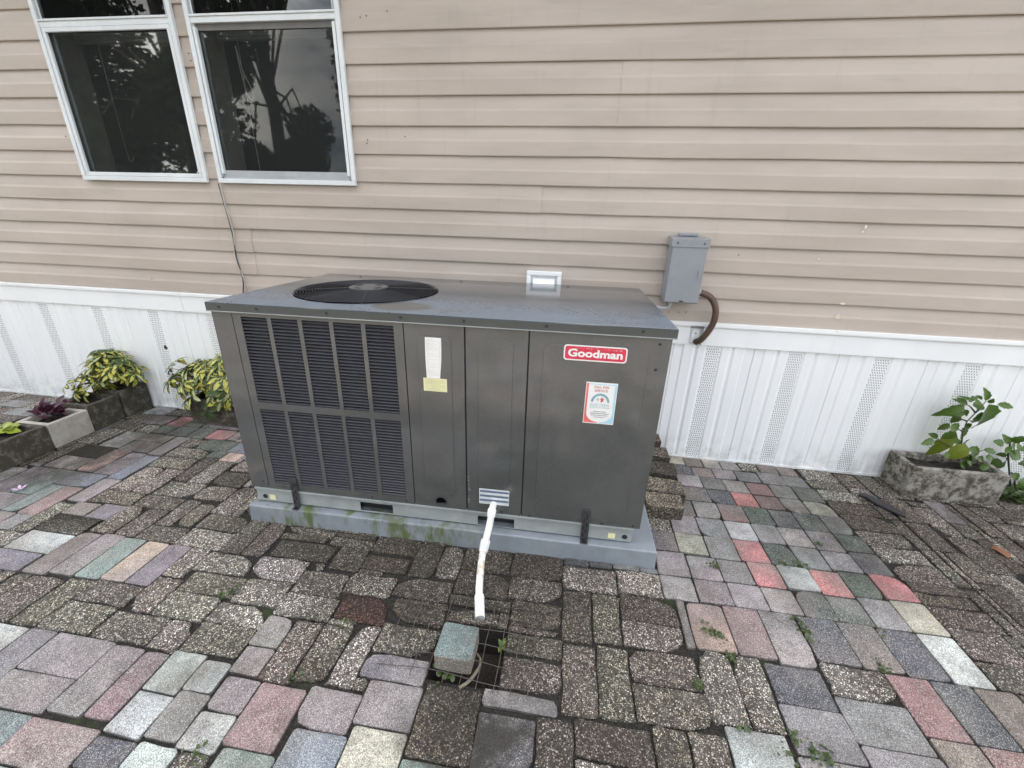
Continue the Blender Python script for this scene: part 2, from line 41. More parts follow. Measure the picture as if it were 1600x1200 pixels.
EXTRA = """-4600,-115,-4400,-15,n -4400,-215,-4300,-15,G -4300,-215,-4200,-15,n 2520,-215,2620,-15,g 2620,-115,2820,-15,l 2820,-215,2920,-15,l 2920,-215,3020,-15,g 3020,-115,3220,-15,G 3220,-215,3320,-15,l 3320,-215,3420,-15,l 3420,-115,3595,-15,g -4600,-215,-4400,-115,g 2620,-215,2820,-115,l 3020,-215,3220,-115,g 3420,-215,3595,-115,l -4600,-415,-4500,-215,n -4500,-415,-4400,-215,l -4400,-315,-4200,-215,n -4200,-415,-4100,-215,g -4100,-415,-4000,-215,n 2325,-415,2425,-215,g 2425,-315,2625,-215,g 2625,-415,2725,-215,l 2725,-415,2825,-215,G 2825,-315,3025,-215,g 3025,-415,3125,-215,G 3125,-415,3225,-215,l 3225,-315,3425,-215,g 3425,-415,3525,-215,g 3525,-415,3595,-215,G -4400,-415,-4200,-315,g -4000,-415,-3800,-315,g 2425,-415,2625,-315,g 2825,-415,3025,-315,g 3225,-415,3425,-315,g 2270,-545,2325,-345,G -4600,-515,-4400,-415,n -4400,-615,-4300,-415,g -4300,-615,-4200,-415,g -4200,-515,-4000,-415,n -4000,-615,-3900,-415,n -3900,-615,-3800,-415,g -3800,-515,-3600,-415,n 2325,-515,2525,-415,G 2525,-615,2625,-415,g 2625,-515,2825,-415,G 2825,-615,2925,-415,g 2925,-615,3025,-415,g 3025,-515,3225,-415,g 3225,-615,3325,-415,l 3325,-615,3425,-415,g 3425,-615,3525,-415,l 3525,-615,3595,-415,l 2140,-665,2170,-465,G -4600,-615,-4400,-515,l -4200,-615,-4000,-515,G -3800,-615,-3600,-515,n 2325,-615,2525,-515,g 2625,-615,2825,-515,g 3025,-615,3225,-515,l 2170,-745,2270,-545,G 2270,-745,2325,-545,g -4600,-815,-4500,-615,n -4500,-815,-4400,-615,n -4400,-715,-4200,-615,g -4200,-815,-4100,-615,g -4100,-815,-4000,-615,l -4000,-715,-3800,-615,g -3800,-815,-3700,-615,n -3700,-815,-3600,-615,l -3600,-715,-3400,-615,g -3400,-815,-3300,-615,G -3300,-815,-3200,-615,n 2325,-815,2425,-615,g 2425,-715,2625,-615,l 2625,-815,2725,-615,g 2725,-815,2825,-615,G 2825,-715,3025,-615,g 3025,-815,3125,-615,g 3125,-815,3225,-615,g 3225,-715,3425,-615,G 3425,-815,3525,-615,g 3525,-815,3595,-615,g 1955,-860,2030,-660,G 2040,-865,2140,-665,g 2140,-865,2170,-665,g -4400,-815,-4200,-715,n -4000,-815,-3800,-715,g -3600,-815,-3400,-715,n 2425,-815,2625,-715,g 2825,-815,3025,-715,g 3225,-815,3425,-715,G 2170,-945,2270,-745,l 2270,-945,2325,-745,g -4600,-915,-4400,-815,g -4400,-1015,-4300,-815,g -4300,-1015,-4200,-815,G -4200,-915,-4000,-815,n -4000,-1015,-3900,-815,n -3900,-1015,-3800,-815,l -3800,-915,-3600,-815,G -3600,-1015,-3500,-815,g -3500,-1015,-3400,-815,n -3400,-915,-3200,-815,l -3200,-1015,-3100,-815,n -3100,-1015,-3000,-815,n -3000,-1015,-2900,-815,g 2325,-915,2525,-815,g 2525,-1015,2625,-815,g 2625,-915,2825,-815,l 2825,-1015,2925,-815,G 2925,-1015,3025,-815,G 3025,-915,3225,-815,g 3225,-1015,3325,-815,g 3325,-1015,3425,-815,g 3425,-1015,3525,-815,g 3525,-1015,3595,-815,g 1925,-1025,1955,-825,g 1955,-1060,2030,-860,l 2040,-1065,2140,-865,g 2140,-1065,2170,-865,G 1860,-1090,1925,-890,l 1745,-1105,1845,-905,g -4600,-1015,-4400,-915,n -4200,-1015,-4000,-915,g -3800,-1015,-3600,-915,l -3400,-1015,-3200,-915,G 2325,-1015,2525,-915,G 2625,-1015,2825,-915,g 3025,-1015,3225,-915,l -2805,-1145,-2705,-945,n 2170,-1145,2270,-945,g 2270,-1145,2325,-945,g -2705,-1165,-2650,-965,G 1650,-1175,1745,-975,g -2900,-1190,-2805,-990,G -4600,-1215,-4500,-1015,G -4500,-1215,-4400,-1015,n -4400,-1115,-4200,-1015,n -4200,-1215,-4100,-1015,l -4100,-1215,-4000,-1015,l -4000,-1115,-3800,-1015,n -3800,-1215,-3700,-1015,g -3700,-1215,-3600,-1015,l -3600,-1115,-3400,-1015,G -3400,-1215,-3300,-1015,g -3300,-1215,-3200,-1015,g -3200,-1115,-3000,-1015,n -3000,-1215,-2900,-1015,G 2325,-1215,2425,-1015,g 2425,-1115,2625,-1015,G 2625,-1215,2725,-1015,l 2725,-1215,2825,-1015,g 2825,-1115,3025,-1015,g 3025,-1215,3125,-1015,l 3125,-1215,3225,-1015,g 3225,-1115,3425,-1015,G 3425,-1215,3525,-1015,G 3525,-1215,3595,-1015,g 1925,-1225,1955,-1025,G 1955,-1260,2030,-1060,g 2040,-1265,2140,-1065,g 2140,-1265,2170,-1065,l 1860,-1290,1925,-1090,G 1745,-1305,1845,-1105,G -4400,-1215,-4200,-1115,n -4000,-1215,-3800,-1115,g -3600,-1215,-3400,-1115,g -3200,-1215,-3000,-1115,n 2425,-1215,2625,-1115,G 2825,-1215,3025,-1115,l 3225,-1215,3425,-1115,l 1575,-1320,1620,-1120,g -2805,-1345,-2705,-1145,g 2170,-1345,2270,-1145,g 2270,-1345,2325,-1145,g -2705,-1365,-2650,-1165,G 1650,-1375,1745,-1175,G -2650,-1280,-2450,-1180,m -2900,-1390,-2805,-1190,g 1625,-1405,1650,-1205,G -4600,-1315,-4400,-1215,g -4400,-1415,-4300,-1215,n -4300,-1415,-4200,-1215,g -4200,-1315,-4000,-1215,g -4000,-1415,-3900,-1215,n -3900,-1415,-3800,-1215,g -3800,-1315,-3600,-1215,n -3600,-1415,-3500,-1215,G -3500,-1415,-3400,-1215,l -3400,-1315,-3200,-1215,n -3200,-1415,-3100,-1215,l -3100,-1415,-3000,-1215,g -3000,-1415,-2900,-1215,g 1540,-1415,1575,-1215,G 2325,-1315,2525,-1215,g 2525,-1415,2625,-1215,g 2625,-1315,2825,-1215,G 2825,-1415,2925,-1215,g 2925,-1415,3025,-1215,G 3025,-1315,3225,-1215,g 3225,-1415,3325,-1215,g 3325,-1415,3425,-1215,g 3425,-1415,3525,-1215,l 3525,-1415,3595,-1215,g 1925,-1425,1955,-1225,g 1405,-1430,1505,-1230,G -2345,-1460,-2245,-1260,m -2245,-1460,-2220,-1260,R 1955,-1460,2030,-1260,g 2040,-1465,2140,-1265,l 2140,-1465,2170,-1265,g -2650,-1480,-2550,-1280,t -2550,-1380,-2350,-1280,l 1860,-1490,1925,-1290,l 1745,-1505,1845,-1305,g -4600,-1415,-4400,-1315,n -4200,-1415,-4000,-1315,g -3800,-1415,-3600,-1315,l -3400,-1415,-3200,-1315,l 2325,-1415,2525,-1315,G 2625,-1415,2825,-1315,l 3025,-1415,3225,-1315,G 1575,-1520,1620,-1320,g -2805,-1545,-2705,-1345,n 2170,-1545,2270,-1345,g 2270,-1545,2325,-1345,G -2220,-1550,-2120,-1350,g -2120,-1550,-2020,-1350,m -2705,-1565,-2650,-1365,g 1650,-1575,1745,-1375,g -2550,-1480,-2350,-1380,m -2900,-1590,-2805,-1390,g 1625,-1605,1650,-1405,g -4600,-1615,-4500,-1415,g -4500,-1615,-4400,-1415,G -4400,-1515,-4200,-1415,g -4200,-1615,-4100,-1415,G -4100,-1615,-4000,-1415,G -4000,-1515,-3800,-1415,n -3800,-1615,-3700,-1415,l -3700,-1615,-3600,-1415,g -3600,-1515,-3400,-1415,n -3400,-1615,-3300,-1415,n -3300,-1615,-3200,-1415,G -3200,-1515,-3000,-1415,l -3000,-1615,-2900,-1415,G 1285,-1615,1385,-1415,g 1540,-1615,1575,-1415,G 2325,-1615,2425,-1415,g 2425,-1515,2625,-1415,g 2625,-1615,2725,-1415,G 2725,-1615,2825,-1415,l 2825,-1515,3025,-1415,G 3025,-1615,3125,-1415,g 3125,-1615,3225,-1415,g 3225,-1515,3425,-1415,G 3425,-1615,3525,-1415,g 3525,-1615,3595,-1415,g 1925,-1625,1955,-1425,g 1405,-1630,1505,-1430,G -2345,-1660,-2245,-1460,R -2245,-1660,-2220,-1460,b 1955,-1660,2030,-1460,G 2040,-1665,2140,-1465,g 2140,-1665,2170,-1465,g -2650,-1580,-2450,-1480,m -2450,-1680,-2350,-1480,b 1860,-1690,1925,-1490,g 1745,-1705,1845,-1505,g -4400,-1615,-4200,-1515,g -4000,-1615,-3800,-1515,G -3600,-1615,-3400,-1515,n -3200,-1615,-3000,-1515,g 2425,-1615,2625,-1515,G 2825,-1615,3025,-1515,g 3225,-1615,3425,-1515,g 1575,-1720,1620,-1520,g -1890,-1725,-1790,-1525,m 1050,-1735,1150,-1535,g -2805,-1745,-2705,-1545,l 1170,-1745,1270,-1545,G 2170,-1745,2270,-1545,g 2270,-1745,2325,-1545,g -2220,-1650,-2020,-1550,m -2020,-1750,-1965,-1550,m -1955,-1750,-1890,-1550,b 850,-1660,1050,-1560,g -2705,-1765,-2650,-1565,n 505,-1775,605,-1575,g 605,-1775,665,-1575,G 1650,-1775,1745,-1575,G -2650,-1680,-2450,-1580,n -2900,-1790,-2805,-1590,l 100,-1805,200,-1605,l 200,-1805,300,-1605,g 670,-1705,850,-1605,g 1625,-1805,1650,-1605,l 400,-1810,500,-1610,l -4600,-1715,-4400,-1615,l -4400,-1815,-4300,-1615,n -4300,-1815,-4200,-1615,G -4200,-1715,-4000,-1615,g -4000,-1815,-3900,-1615,n -3900,-1815,-3800,-1615,g -3800,-1715,-3600,-1615,n -3600,-1815,-3500,-1615,n -3500,-1815,-3400,-1615,n -3400,-1715,-3200,-1615,n -3200,-1815,-3100,-1615,l -3100,-1815,-3000,-1615,n -3000,-1815,-2900,-1615,l 305,-1815,400,-1615,g 1285,-1815,1385,-1615,g 1540,-1815,1575,-1615,l 2325,-1715,2525,-1615,G 2525,-1815,2625,-1615,g 2625,-1715,2825,-1615,G 2825,-1815,2925,-1615,g 2925,-1815,3025,-1615,g 3025,-1715,3225,-1615,G 3225,-1815,3325,-1615,g 3325,-1815,3425,-1615,g 3425,-1815,3525,-1615,g 3525,-1815,3595,-1615,g -1770,-1825,-1670,-1625,t -1670,-1825,-1645,-1625,l 1925,-1825,1955,-1625,g 1405,-1830,1505,-1630,l -2220,-1850,-2120,-1650,g -2120,-1850,-2020,-1650,g -2345,-1860,-2245,-1660,m -2245,-1860,-2220,-1660,m -5,-1860,95,-1660,l 850,-1860,950,-1660,g 950,-1860,1050,-1660,g 1955,-1860,2030,-1660,g 2040,-1865,2140,-1665,g 2140,-1865,2170,-1665,g -125,-1875,-25,-1675,g -2650,-1880,-2550,-1680,g -2550,-1780,-2350,-1680,g 1860,-1890,1925,-1690,G -1645,-1895,-1545,-1695,l 665,-1805,850,-1705,g 1745,-1905,1845,-1705,g -4600,-1815,-4400,-1715,g -4200,-1815,-4000,-1715,G -3800,-1815,-3600,-1715,G -3400,-1815,-3200,-1715,g 2325,-1815,2525,-1715,g 2625,-1815,2825,-1715,G 3025,-1815,3225,-1715,g 1575,-1920,1620,-1720,g -1890,-1925,-1790,-1725,m -485,-1930,-385,-1730,G -385,-1930,-335,-1730,g 1050,-1935,1150,-1735,G -1540,-1940,-1510,-1740,g -2805,-1945,-2705,-1745,g 1170,-1945,1270,-1745,g 2170,-1945,2270,-1745,g 2270,-1945,2325,-1745,g -2020,-1950,-1965,-1750,g -1955,-1950,-1890,-1750,l -640,-1950,-540,-1750,l -540,-1950,-485,-1750,g -335,-1960,-235,-1760,g -235,-1960,-135,-1760,g -2705,-1965,-2650,-1765,n 505,-1975,605,-1775,g 605,-1975,665,-1775,g 1650,-1975,1745,-1775,l -2550,-1880,-2350,-1780,R -2900,-1990,-2805,-1790,n -790,-1990,-690,-1790,l -690,-1990,-645,-1790,l 100,-1905,300,-1805,g 665,-2005,765,-1805,g 765,-2005,850,-1805,g 1625,-2005,1650,-1805,g -1005,-2010,-905,-1810,G 400,-2010,500,-1810,g -4600,-2015,-4500,-1815,g -4500,-2015,-4400,-1815,l -4400,-1915,-4200,-1815,l -4200,-2015,-4100,-1815,n -4100,-2015,-4000,-1815,n -4000,-1915,-3800,-1815,G -3800,-2015,-3700,-1815,g -3700,-2015,-3600,-1815,n -3600,-1915,-3400,-1815,l -3400,-2015,-3300,-1815,g -3300,-2015,-3200,-1815,g -3200,-1915,-3000,-1815,n -3000,-2015,-2900,-1815,l 305,-2015,400,-1815,l 1285,-2015,1385,-1815,g 1540,-2015,1575,-1815,G 2325,-2015,2425,-1815,l 2425,-1915,2625,-1815,g 2625,-2015,2725,-1815,g 2725,-2015,2825,-1815,l 2825,-1915,3025,-1815,g 3025,-2015,3125,-1815,l 3125,-2015,3225,-1815,G 3225,-1915,3425,-1815,G 3425,-2015,3525,-1815,g 3525,-2015,3595,-1815,l -1125,-2020,-1025,-1820,g -1770,-2025,-1670,-1825,b -1670,-2025,-1645,-1825,m 1925,-2025,1955,-1825,l -1510,-2030,-1410,-1830,g -1410,-2030,-1340,-1830,g 1405,-2030,1505,-1830,G -1180,-2045,-1140,-1845,G -2220,-1950,-2020,-1850,m -2345,-2060,-2245,-1860,R -2245,-2060,-2220,-1860,m -5,-2060,95,-1860,g 850,-1960,1050,-1860,l 1955,-2060,2030,-1860,g 2040,-2065,2140,-1865,g 2140,-2065,2170,-1865,g -125,-2075,-25,-1875,g -2650,-1980,-2450,-1880,m -2450,-2080,-2350,-1880,t 1860,-2090,1925,-1890,g -1645,-2095,-1545,-1895,m -1330,-2095,-1230,-1895,g -1230,-2095,-1180,-1895,g 100,-2005,300,-1905,g 1745,-2105,1845,-1905,l -4400,-2015,-4200,-1915,g -4000,-2015,-3800,-1915,g -3600,-2015,-3400,-1915,g -3200,-2015,-3000,-1915,g 2425,-2015,2625,-1915,g 2825,-2015,3025,-1915,G 3225,-2015,3425,-1915,g 1575,-2120,1620,-1920,l -1890,-2125,-1790,-1925,m -485,-2130,-385,-1930,g -385,-2130,-335,-1930,G 1050,-2135,1150,-1935,g -1540,-2140,-1510,-1940,m -2805,-2145,-2705,-1945,l -890,-2145,-805,-1945,g 1170,-2145,1270,-1945,G 2170,-2145,2270,-1945,G 2270,-2145,2325,-1945,g -2220,-2050,-2020,-1950,m -2020,-2150,-1965,-1950,R -1955,-2150,-1890,-1950,m -640,-2150,-540,-1950,g -540,-2150,-485,-1950,g -335,-2060,-135,-1960,G 850,-2060,1050,-1960,g -2705,-2165,-2650,-1965,n 505,-2175,605,-1975,l 605,-2175,665,-1975,g 1650,-2175,1745,-1975,g -2650,-2080,-2450,-1980,g -2900,-2190,-2805,-1990,g -790,-2190,-690,-1990,g -690,-2190,-645,-1990,g 100,-2200,200,-2005,g 200,-2200,300,-2005,g 665,-2105,850,-2005,g 1625,-2200,1650,-2005,g -1005,-2200,-905,-2010,g 400,-2200,500,-2010,G -4600,-2115,-4400,-2015,G -4400,-2200,-4300,-2015,l -4300,-2200,-4200,-2015,l -4200,-2115,-4000,-2015,n -4000,-2200,-3900,-2015,g -3900,-2200,-3800,-2015,n -3800,-2115,-3600,-2015,g -3600,-2200,-3500,-2015,n -3500,-2200,-3400,-2015,l -3400,-2115,-3200,-2015,g -3200,-2200,-3100,-2015,n -3100,-2200,-3000,-2015,g -3000,-2200,-2900,-2015,l 305,-2200,400,-2015,g 1285,-2200,1385,-2015,G 1540,-2200,1575,-2015,g 2325,-2115,2525,-2015,g 2525,-2200,2625,-2015,l 2625,-2115,2825,-2015,g 2825,-2200,2925,-2015,l 2925,-2200,3025,-2015,g 3025,-2115,3225,-2015,G 3225,-2200,3325,-2015,g 3325,-2200,3425,-2015,g 3425,-2115,3595,-2015,g -1125,-2200,-1025,-2020,g -1770,-2200,-1670,-2025,g -1670,-2200,-1645,-2025,g 1925,-2200,1955,-2025,g -1510,-2200,-1410,-2030,g -1410,-2200,-1340,-2030,G 1405,-2200,1505,-2030,g -1180,-2200,-1140,-2045,g -2220,-2150,-2020,-2050,R -2345,-2200,-2245,-2060,n -2245,-2200,-2220,-2060,g -335,-2160,-135,-2060,g -5,-2200,95,-2060,g 850,-2160,1050,-2060,G 1955,-2200,2030,-2060,g 2040,-2200,2140,-2065,g 2140,-2200,2170,-2065,g -125,-2175,-5,-2075,g -2650,-2180,-2450,-2080,m -2450,-2200,-2350,-2080,m 1860,-2190,1925,-2090,g -1645,-2195,-1545,-2095,g -1330,-2195,-1180,-2095,l 665,-2200,850,-2105,g 1745,-2200,1860,-2105,g -4600,-2200,-4400,-2115,n -4200,-2200,-4000,-2115,n -3800,-2200,-3600,-2115,n -3400,-2200,-3200,-2115,l 2325,-2200,2525,-2115,g 2625,-2200,2825,-2115,g 3025,-2200,3225,-2115,g 3425,-2200,3595,-2115,g 1575,-2200,1620,-2120,g -1890,-2200,-1790,-2125,m -485,-2200,-335,-2130,g 1050,-2200,1170,-2135,g -1540,-2200,-1510,-2140,m -2805,-2200,-2705,-2145,l -890,-2200,-805,-2145,l 1170,-2200,1285,-2145,G 2170,-2200,2325,-2145,g -2220,-2200,-2020,-2150,m -2020,-2200,-1965,-2150,g -1955,-2200,-1890,-2150,R -640,-2200,-485,-2150,G -335,-2200,-135,-2160,g 850,-2200,1050,-2160,l -2705,-2200,-2650,-2165,l -125,-2200,-5,-2175,l 505,-2200,665,-2175,g 1650,-2200,1745,-2175,l"""
# ------------------------------------------------------------------ materials
class NT:
    def __init__(s, name, rough=.6, metal=0):
        s.m = bpy.data.materials.new(name); s.m.use_nodes = True; s.t = s.m.node_tree
        s.b = s.t.nodes['Principled BSDF']; s.b.inputs['Roughness'].default_value = rough; s.b.inputs['Metallic'].default_value = metal
        g = s.t.nodes.new('ShaderNodeNewGeometry'); s.pos = g.outputs['Position']
        s.tc = s.t.nodes.new('ShaderNodeTexCoord').outputs['Object']
    def n(s, ty, **kw):
        x = s.t.nodes.new(ty)
        for k, v in kw.items(): setattr(x, k, v)
        return x
    def l(s, a, b): s.t.links.new(a, b)
    def put(s, v, sock):
        if isinstance(v, (int, float)): sock.default_value = v
        elif isinstance(v, tuple): sock.default_value = v if len(v) != 3 or sock.type != 'RGBA' else v + (1,)
        else: s.l(v, sock)
    def noise(s, scale, detail=3, rough=.5, vec=None, stretch=None, dist=0):
        x = s.n('ShaderNodeTexNoise'); x.inputs['Scale'].default_value = scale; x.inputs['Detail'].default_value = detail
        x.inputs['Roughness'].default_value = rough; x.inputs['Distortion'].default_value = dist
        v = vec or s.pos
        if stretch:
            mp = s.n('ShaderNodeMapping'); mp.inputs['Scale'].default_value = stretch; s.l(v, mp.inputs[0]); v = mp.outputs[0]
        s.l(v, x.inputs['Vector']); return x.outputs['Fac']
    def voro(s, scale, feature='F1', out='Distance', vec=None, rnd=1):
        x = s.n('ShaderNodeTexVoronoi', feature=feature); x.inputs['Scale'].default_value = scale; x.inputs['Randomness'].default_value = rnd
        s.l(vec or s.pos, x.inputs['Vector']); return x.outputs[out]
    def math(s, op, a, b=0, c=0, clamp=False):
        x = s.n('ShaderNodeMath', operation=op, use_clamp=clamp); s.put(a, x.inputs[0]); s.put(b, x.inputs[1])
        if op in ('MULTIPLY_ADD', 'SMOOTH_MIN'): s.put(c, x.inputs[2])
        return x.outputs[0]
    def rng(s, v, a, b, c=0, d=1):
        x = s.n('ShaderNodeMapRange'); x.interpolation_type = 'SMOOTHSTEP'; s.l(v, x.inputs[0])
        for i, q in enumerate((a, b, c, d)): x.inputs[i + 1].default_value = q
        return x.outputs[0]
    def mix(s, f, a, b, mode='MIX'):
        x = s.n('ShaderNodeMix', data_type='RGBA', blend_type=mode)
        s.put(f, x.inputs['Factor']); s.put(a, x.inputs['A']); s.put(b, x.inputs['B']); return x.outputs['Result']
    def ramp(s, v, stops, const=False):
        x = s.n('ShaderNodeValToRGB'); s.l(v, x.inputs[0]); e = x.color_ramp.elements
        if const: x.color_ramp.interpolation = 'CONSTANT'
        while len(e) < len(stops): e.new(.5)
        for q, (p, col) in zip(e, stops): q.position = p; q.color = col + (1,)
        return x.outputs[0]
    def bump(s, h, strength=.3, dist=.002, prev=None):
        x = s.n('ShaderNodeBump'); x.inputs['Strength'].default_value = strength; x.inputs['Distance'].default_value = dist
        s.l(h, x.inputs['Height'])
        if prev: s.l(prev, x.inputs['Normal'])
        return x.outputs[0]
    def ell(s, c, r, soft=.3, vec=None):      # soft elliptical mask round a place, 1 inside
        x = s.n('ShaderNodeMapping', vector_type='TEXTURE'); x.inputs['Location'].default_value = c; x.inputs['Scale'].default_value = r
        s.l(vec or s.pos, x.inputs[0]); y = s.n('ShaderNodeVectorMath', operation='LENGTH'); s.l(x.outputs[0], y.inputs[0])
        return s.rng(y.outputs['Value'], 1 - soft, 1 + soft, 1, 0)
    def done(s, col=None, rough=None, nrm=None, spec=None, coat=None):
        if col is not None: s.put(col, s.b.inputs['Base Color'])
        if rough is not None: s.put(rough, s.b.inputs['Roughness'])
        if nrm is not None: s.l(nrm, s.b.inputs['Normal'])
        if spec is not None: s.b.inputs['Specular IOR Level'].default_value = spec
        return s.m

def plain(name, col, rough=.6, metal=0, var=.12, scale=14, bump=0, spec=None):
    s = NT(name, rough, metal); f = s.rng(s.noise(scale, 5, .6), .3, .7)
    a = tuple(min(1, v * (1 - var)) for v in col); b = tuple(min(1, v * (1 + var)) for v in col)
    nr = s.bump(s.noise(scale * 14, 3), bump, .001) if bump else None
    return s.done(s.mix(f, a, b), None, nr, spec)

def m_siding():
    s = NT('vinyl_siding', .42)
    base = s.mix(s.rng(s.noise(3, 4, .6, stretch=(.35, 1, 2.2)), .3, .7), (.41, .352, .306), (.478, .415, .366))
    grime = s.rng(s.noise(26, 6, .7, stretch=(.16, 1, 1.3)), .54, .72)
    base = s.mix(s.math('MULTIPLY', grime, .2), base, (.27, .245, .215))
    drip = s.rng(s.noise(9, 5, .6, stretch=(2.4, 1, .22)), .58, .72)
    base = s.mix(s.math('MULTIPLY', drip, .14), base, (.25, .23, .2))
    low = s.rng(s.noise(2.1, 5, .6), .5, .68)
    base = s.mix(s.math('MULTIPLY', low, .16), base, (.3, .27, .235))
    scr = s.rng(s.noise(60, 4, .7, stretch=(.05, 1, 1)), .7, .76)
    base = s.mix(s.math('MULTIPLY', scr, .25), base, (.6, .56, .5))
    n1 = s.bump(s.noise(170, 4, .6, stretch=(.12, 1, 1)), .12, .001)
    n2 = s.bump(s.noise(3.2, 2, .5, stretch=(1, 1, 1.6)), .35, .006, n1)
    return s.done(base, s.math('MULTIPLY_ADD', s.noise(8, 3), .25, .32), n2, .4)

def m_white_vinyl():
    s = NT('white_vinyl', .35)
    z = s.n('ShaderNodeSeparateXYZ'); s.l(s.pos, z.inputs[0])
    g = s.math('MULTIPLY', s.rng(z.outputs['Z'], .0, .2, 1, 0), s.rng(s.noise(14, 5, .65), .4, .68))
    col = s.mix(s.rng(s.noise(4, 4, .6, stretch=(1, 1, .25)), .3, .7), (.79, .81, .825), (.84, .855, .865))
    col = s.mix(s.math('MULTIPLY', g, .5), col, (.36, .37, .33))
    st = s.rng(s.noise(20, 5, .7, stretch=(1.6, 1, .12)), .62, .75)
    col = s.mix(s.math('MULTIPLY', st, .2), col, (.5, .5, .46))
    n1 = s.bump(s.noise(5, 2, .5, stretch=(1, 1, .5)), .3, .006)
    return s.done(col, None, n1)

def m_unit(name='unit_paint', top=False):
    s = NT(name, .3)
    if not top:
        sp = s.noise(420, 3, .7); big = s.noise(6, 4, .6)
        col = s.mix(s.rng(big, .35, .65), (.068, .072, .072), (.082, .085, .084))
        col = s.mix(s.math('MULTIPLY', s.rng(sp, .52, .66), .35), col, (.17, .165, .15))
        dust_haze = s.rng(s.noise(30, 5, .7, stretch=(1.4, 1, .18)), .6, .74)
        col = s.mix(s.math('MULTIPLY', dust_haze, .09), col, (.2, .195, .175))
        return s.done(col, s.math('MULTIPLY_ADD', s.noise(11, 4, .6), .07, .085), s.bump(s.noise(4.5, 2), .09, .004), 1.0)
    big = s.noise(5, 6, .65, stretch=(1, 1.6, 1)); fine = s.noise(60, 5, .75)
    fm = s.math('MULTIPLY', s.rng(big, .25, .7), s.rng(fine, .1, .75))
    # streaks the rain has washed along the lid and the oxidised front half
    se = s.n('ShaderNodeSeparateXYZ'); s.l(s.pos, se.inputs[0])
    front = s.rng(se.outputs['Y'], -.86, -.36, 1, .1)
    gn = s.n('ShaderNodeNewGeometry'); sn = s.n('ShaderNodeSeparateXYZ'); s.l(gn.outputs['True Normal'], sn.inputs[0])
    front = s.math('MULTIPLY', front, s.rng(sn.outputs['Z'], .5, .8))
    ox = s.math('MULTIPLY', s.math('MULTIPLY_ADD', fm, .6, .4), front)
    blot = s.rng(s.noise(240, 4, .8), .52, .7)
    col = s.mix(ox, (.058, .064, .068), (.15, .19, .245))
    col = s.mix(s.math('MULTIPLY', s.math('MULTIPLY', blot, ox), .14), col, (.27, .30, .34))
    pud = s.math('MULTIPLY', s.ell((-.62, -.80, .961), (.11, .075, .3), .04), 1)
    col = s.mix(pud, col, (.085, .088, .084))
    ro = s.math('MULTIPLY_ADD', ox, .38, .08)
    x = s.n('ShaderNodeMix'); s.l(pud, x.inputs['Factor']); s.l(ro, x.inputs['A']); x.inputs['B'].default_value = .3
    return s.done(col, x.outputs['Result'], s.bump(s.noise(3.5, 2), .08, .004), .7)

def m_galv():
    s = NT('painted_steel_rail', .42)
    col = s.mix(s.rng(s.noise(9, 5, .6), .3, .7), (.25, .275, .275), (.33, .355, .35))
    return s.done(col, None, s.bump(s.noise(120, 3), .1, .001))

def m_pad():
    s = NT('grey_plastic_pad', .48)
    col = s.mix(s.rng(s.noise(7, 5, .65), .3, .7), (.185, .21, .237), (.25, .28, .31))
    col = s.mix(s.math('MULTIPLY', s.rng(s.noise(34, 5, .7, stretch=(1, 1, .4)), .5, .7), .35), col, (.2, .2, .17))
    e1 = s.ell((-.98, -.93, .05), (.34, .2, .2), .6); e2 = s.ell((-.55, -.93, .03), (.2, .2, .1), .6); e3 = s.ell((-1.3, -.85, .06), (.12, .3, .1), .6)
    e = s.math('MAXIMUM', s.math('MAXIMUM', e1, e2), e3)
    ms = s.math('MULTIPLY', e, s.rng(s.noise(9, 6, .7, stretch=(1.2, 1, .4)), .45, .6))
    col = s.mix(s.math('MULTIPLY', ms, .85), col, (.085, .105, .012))
    return s.done(col, s.math('MULTIPLY_ADD', s.noise(12, 3), .22, .28), s.bump(s.noise(90, 4, .6), .18, .001))

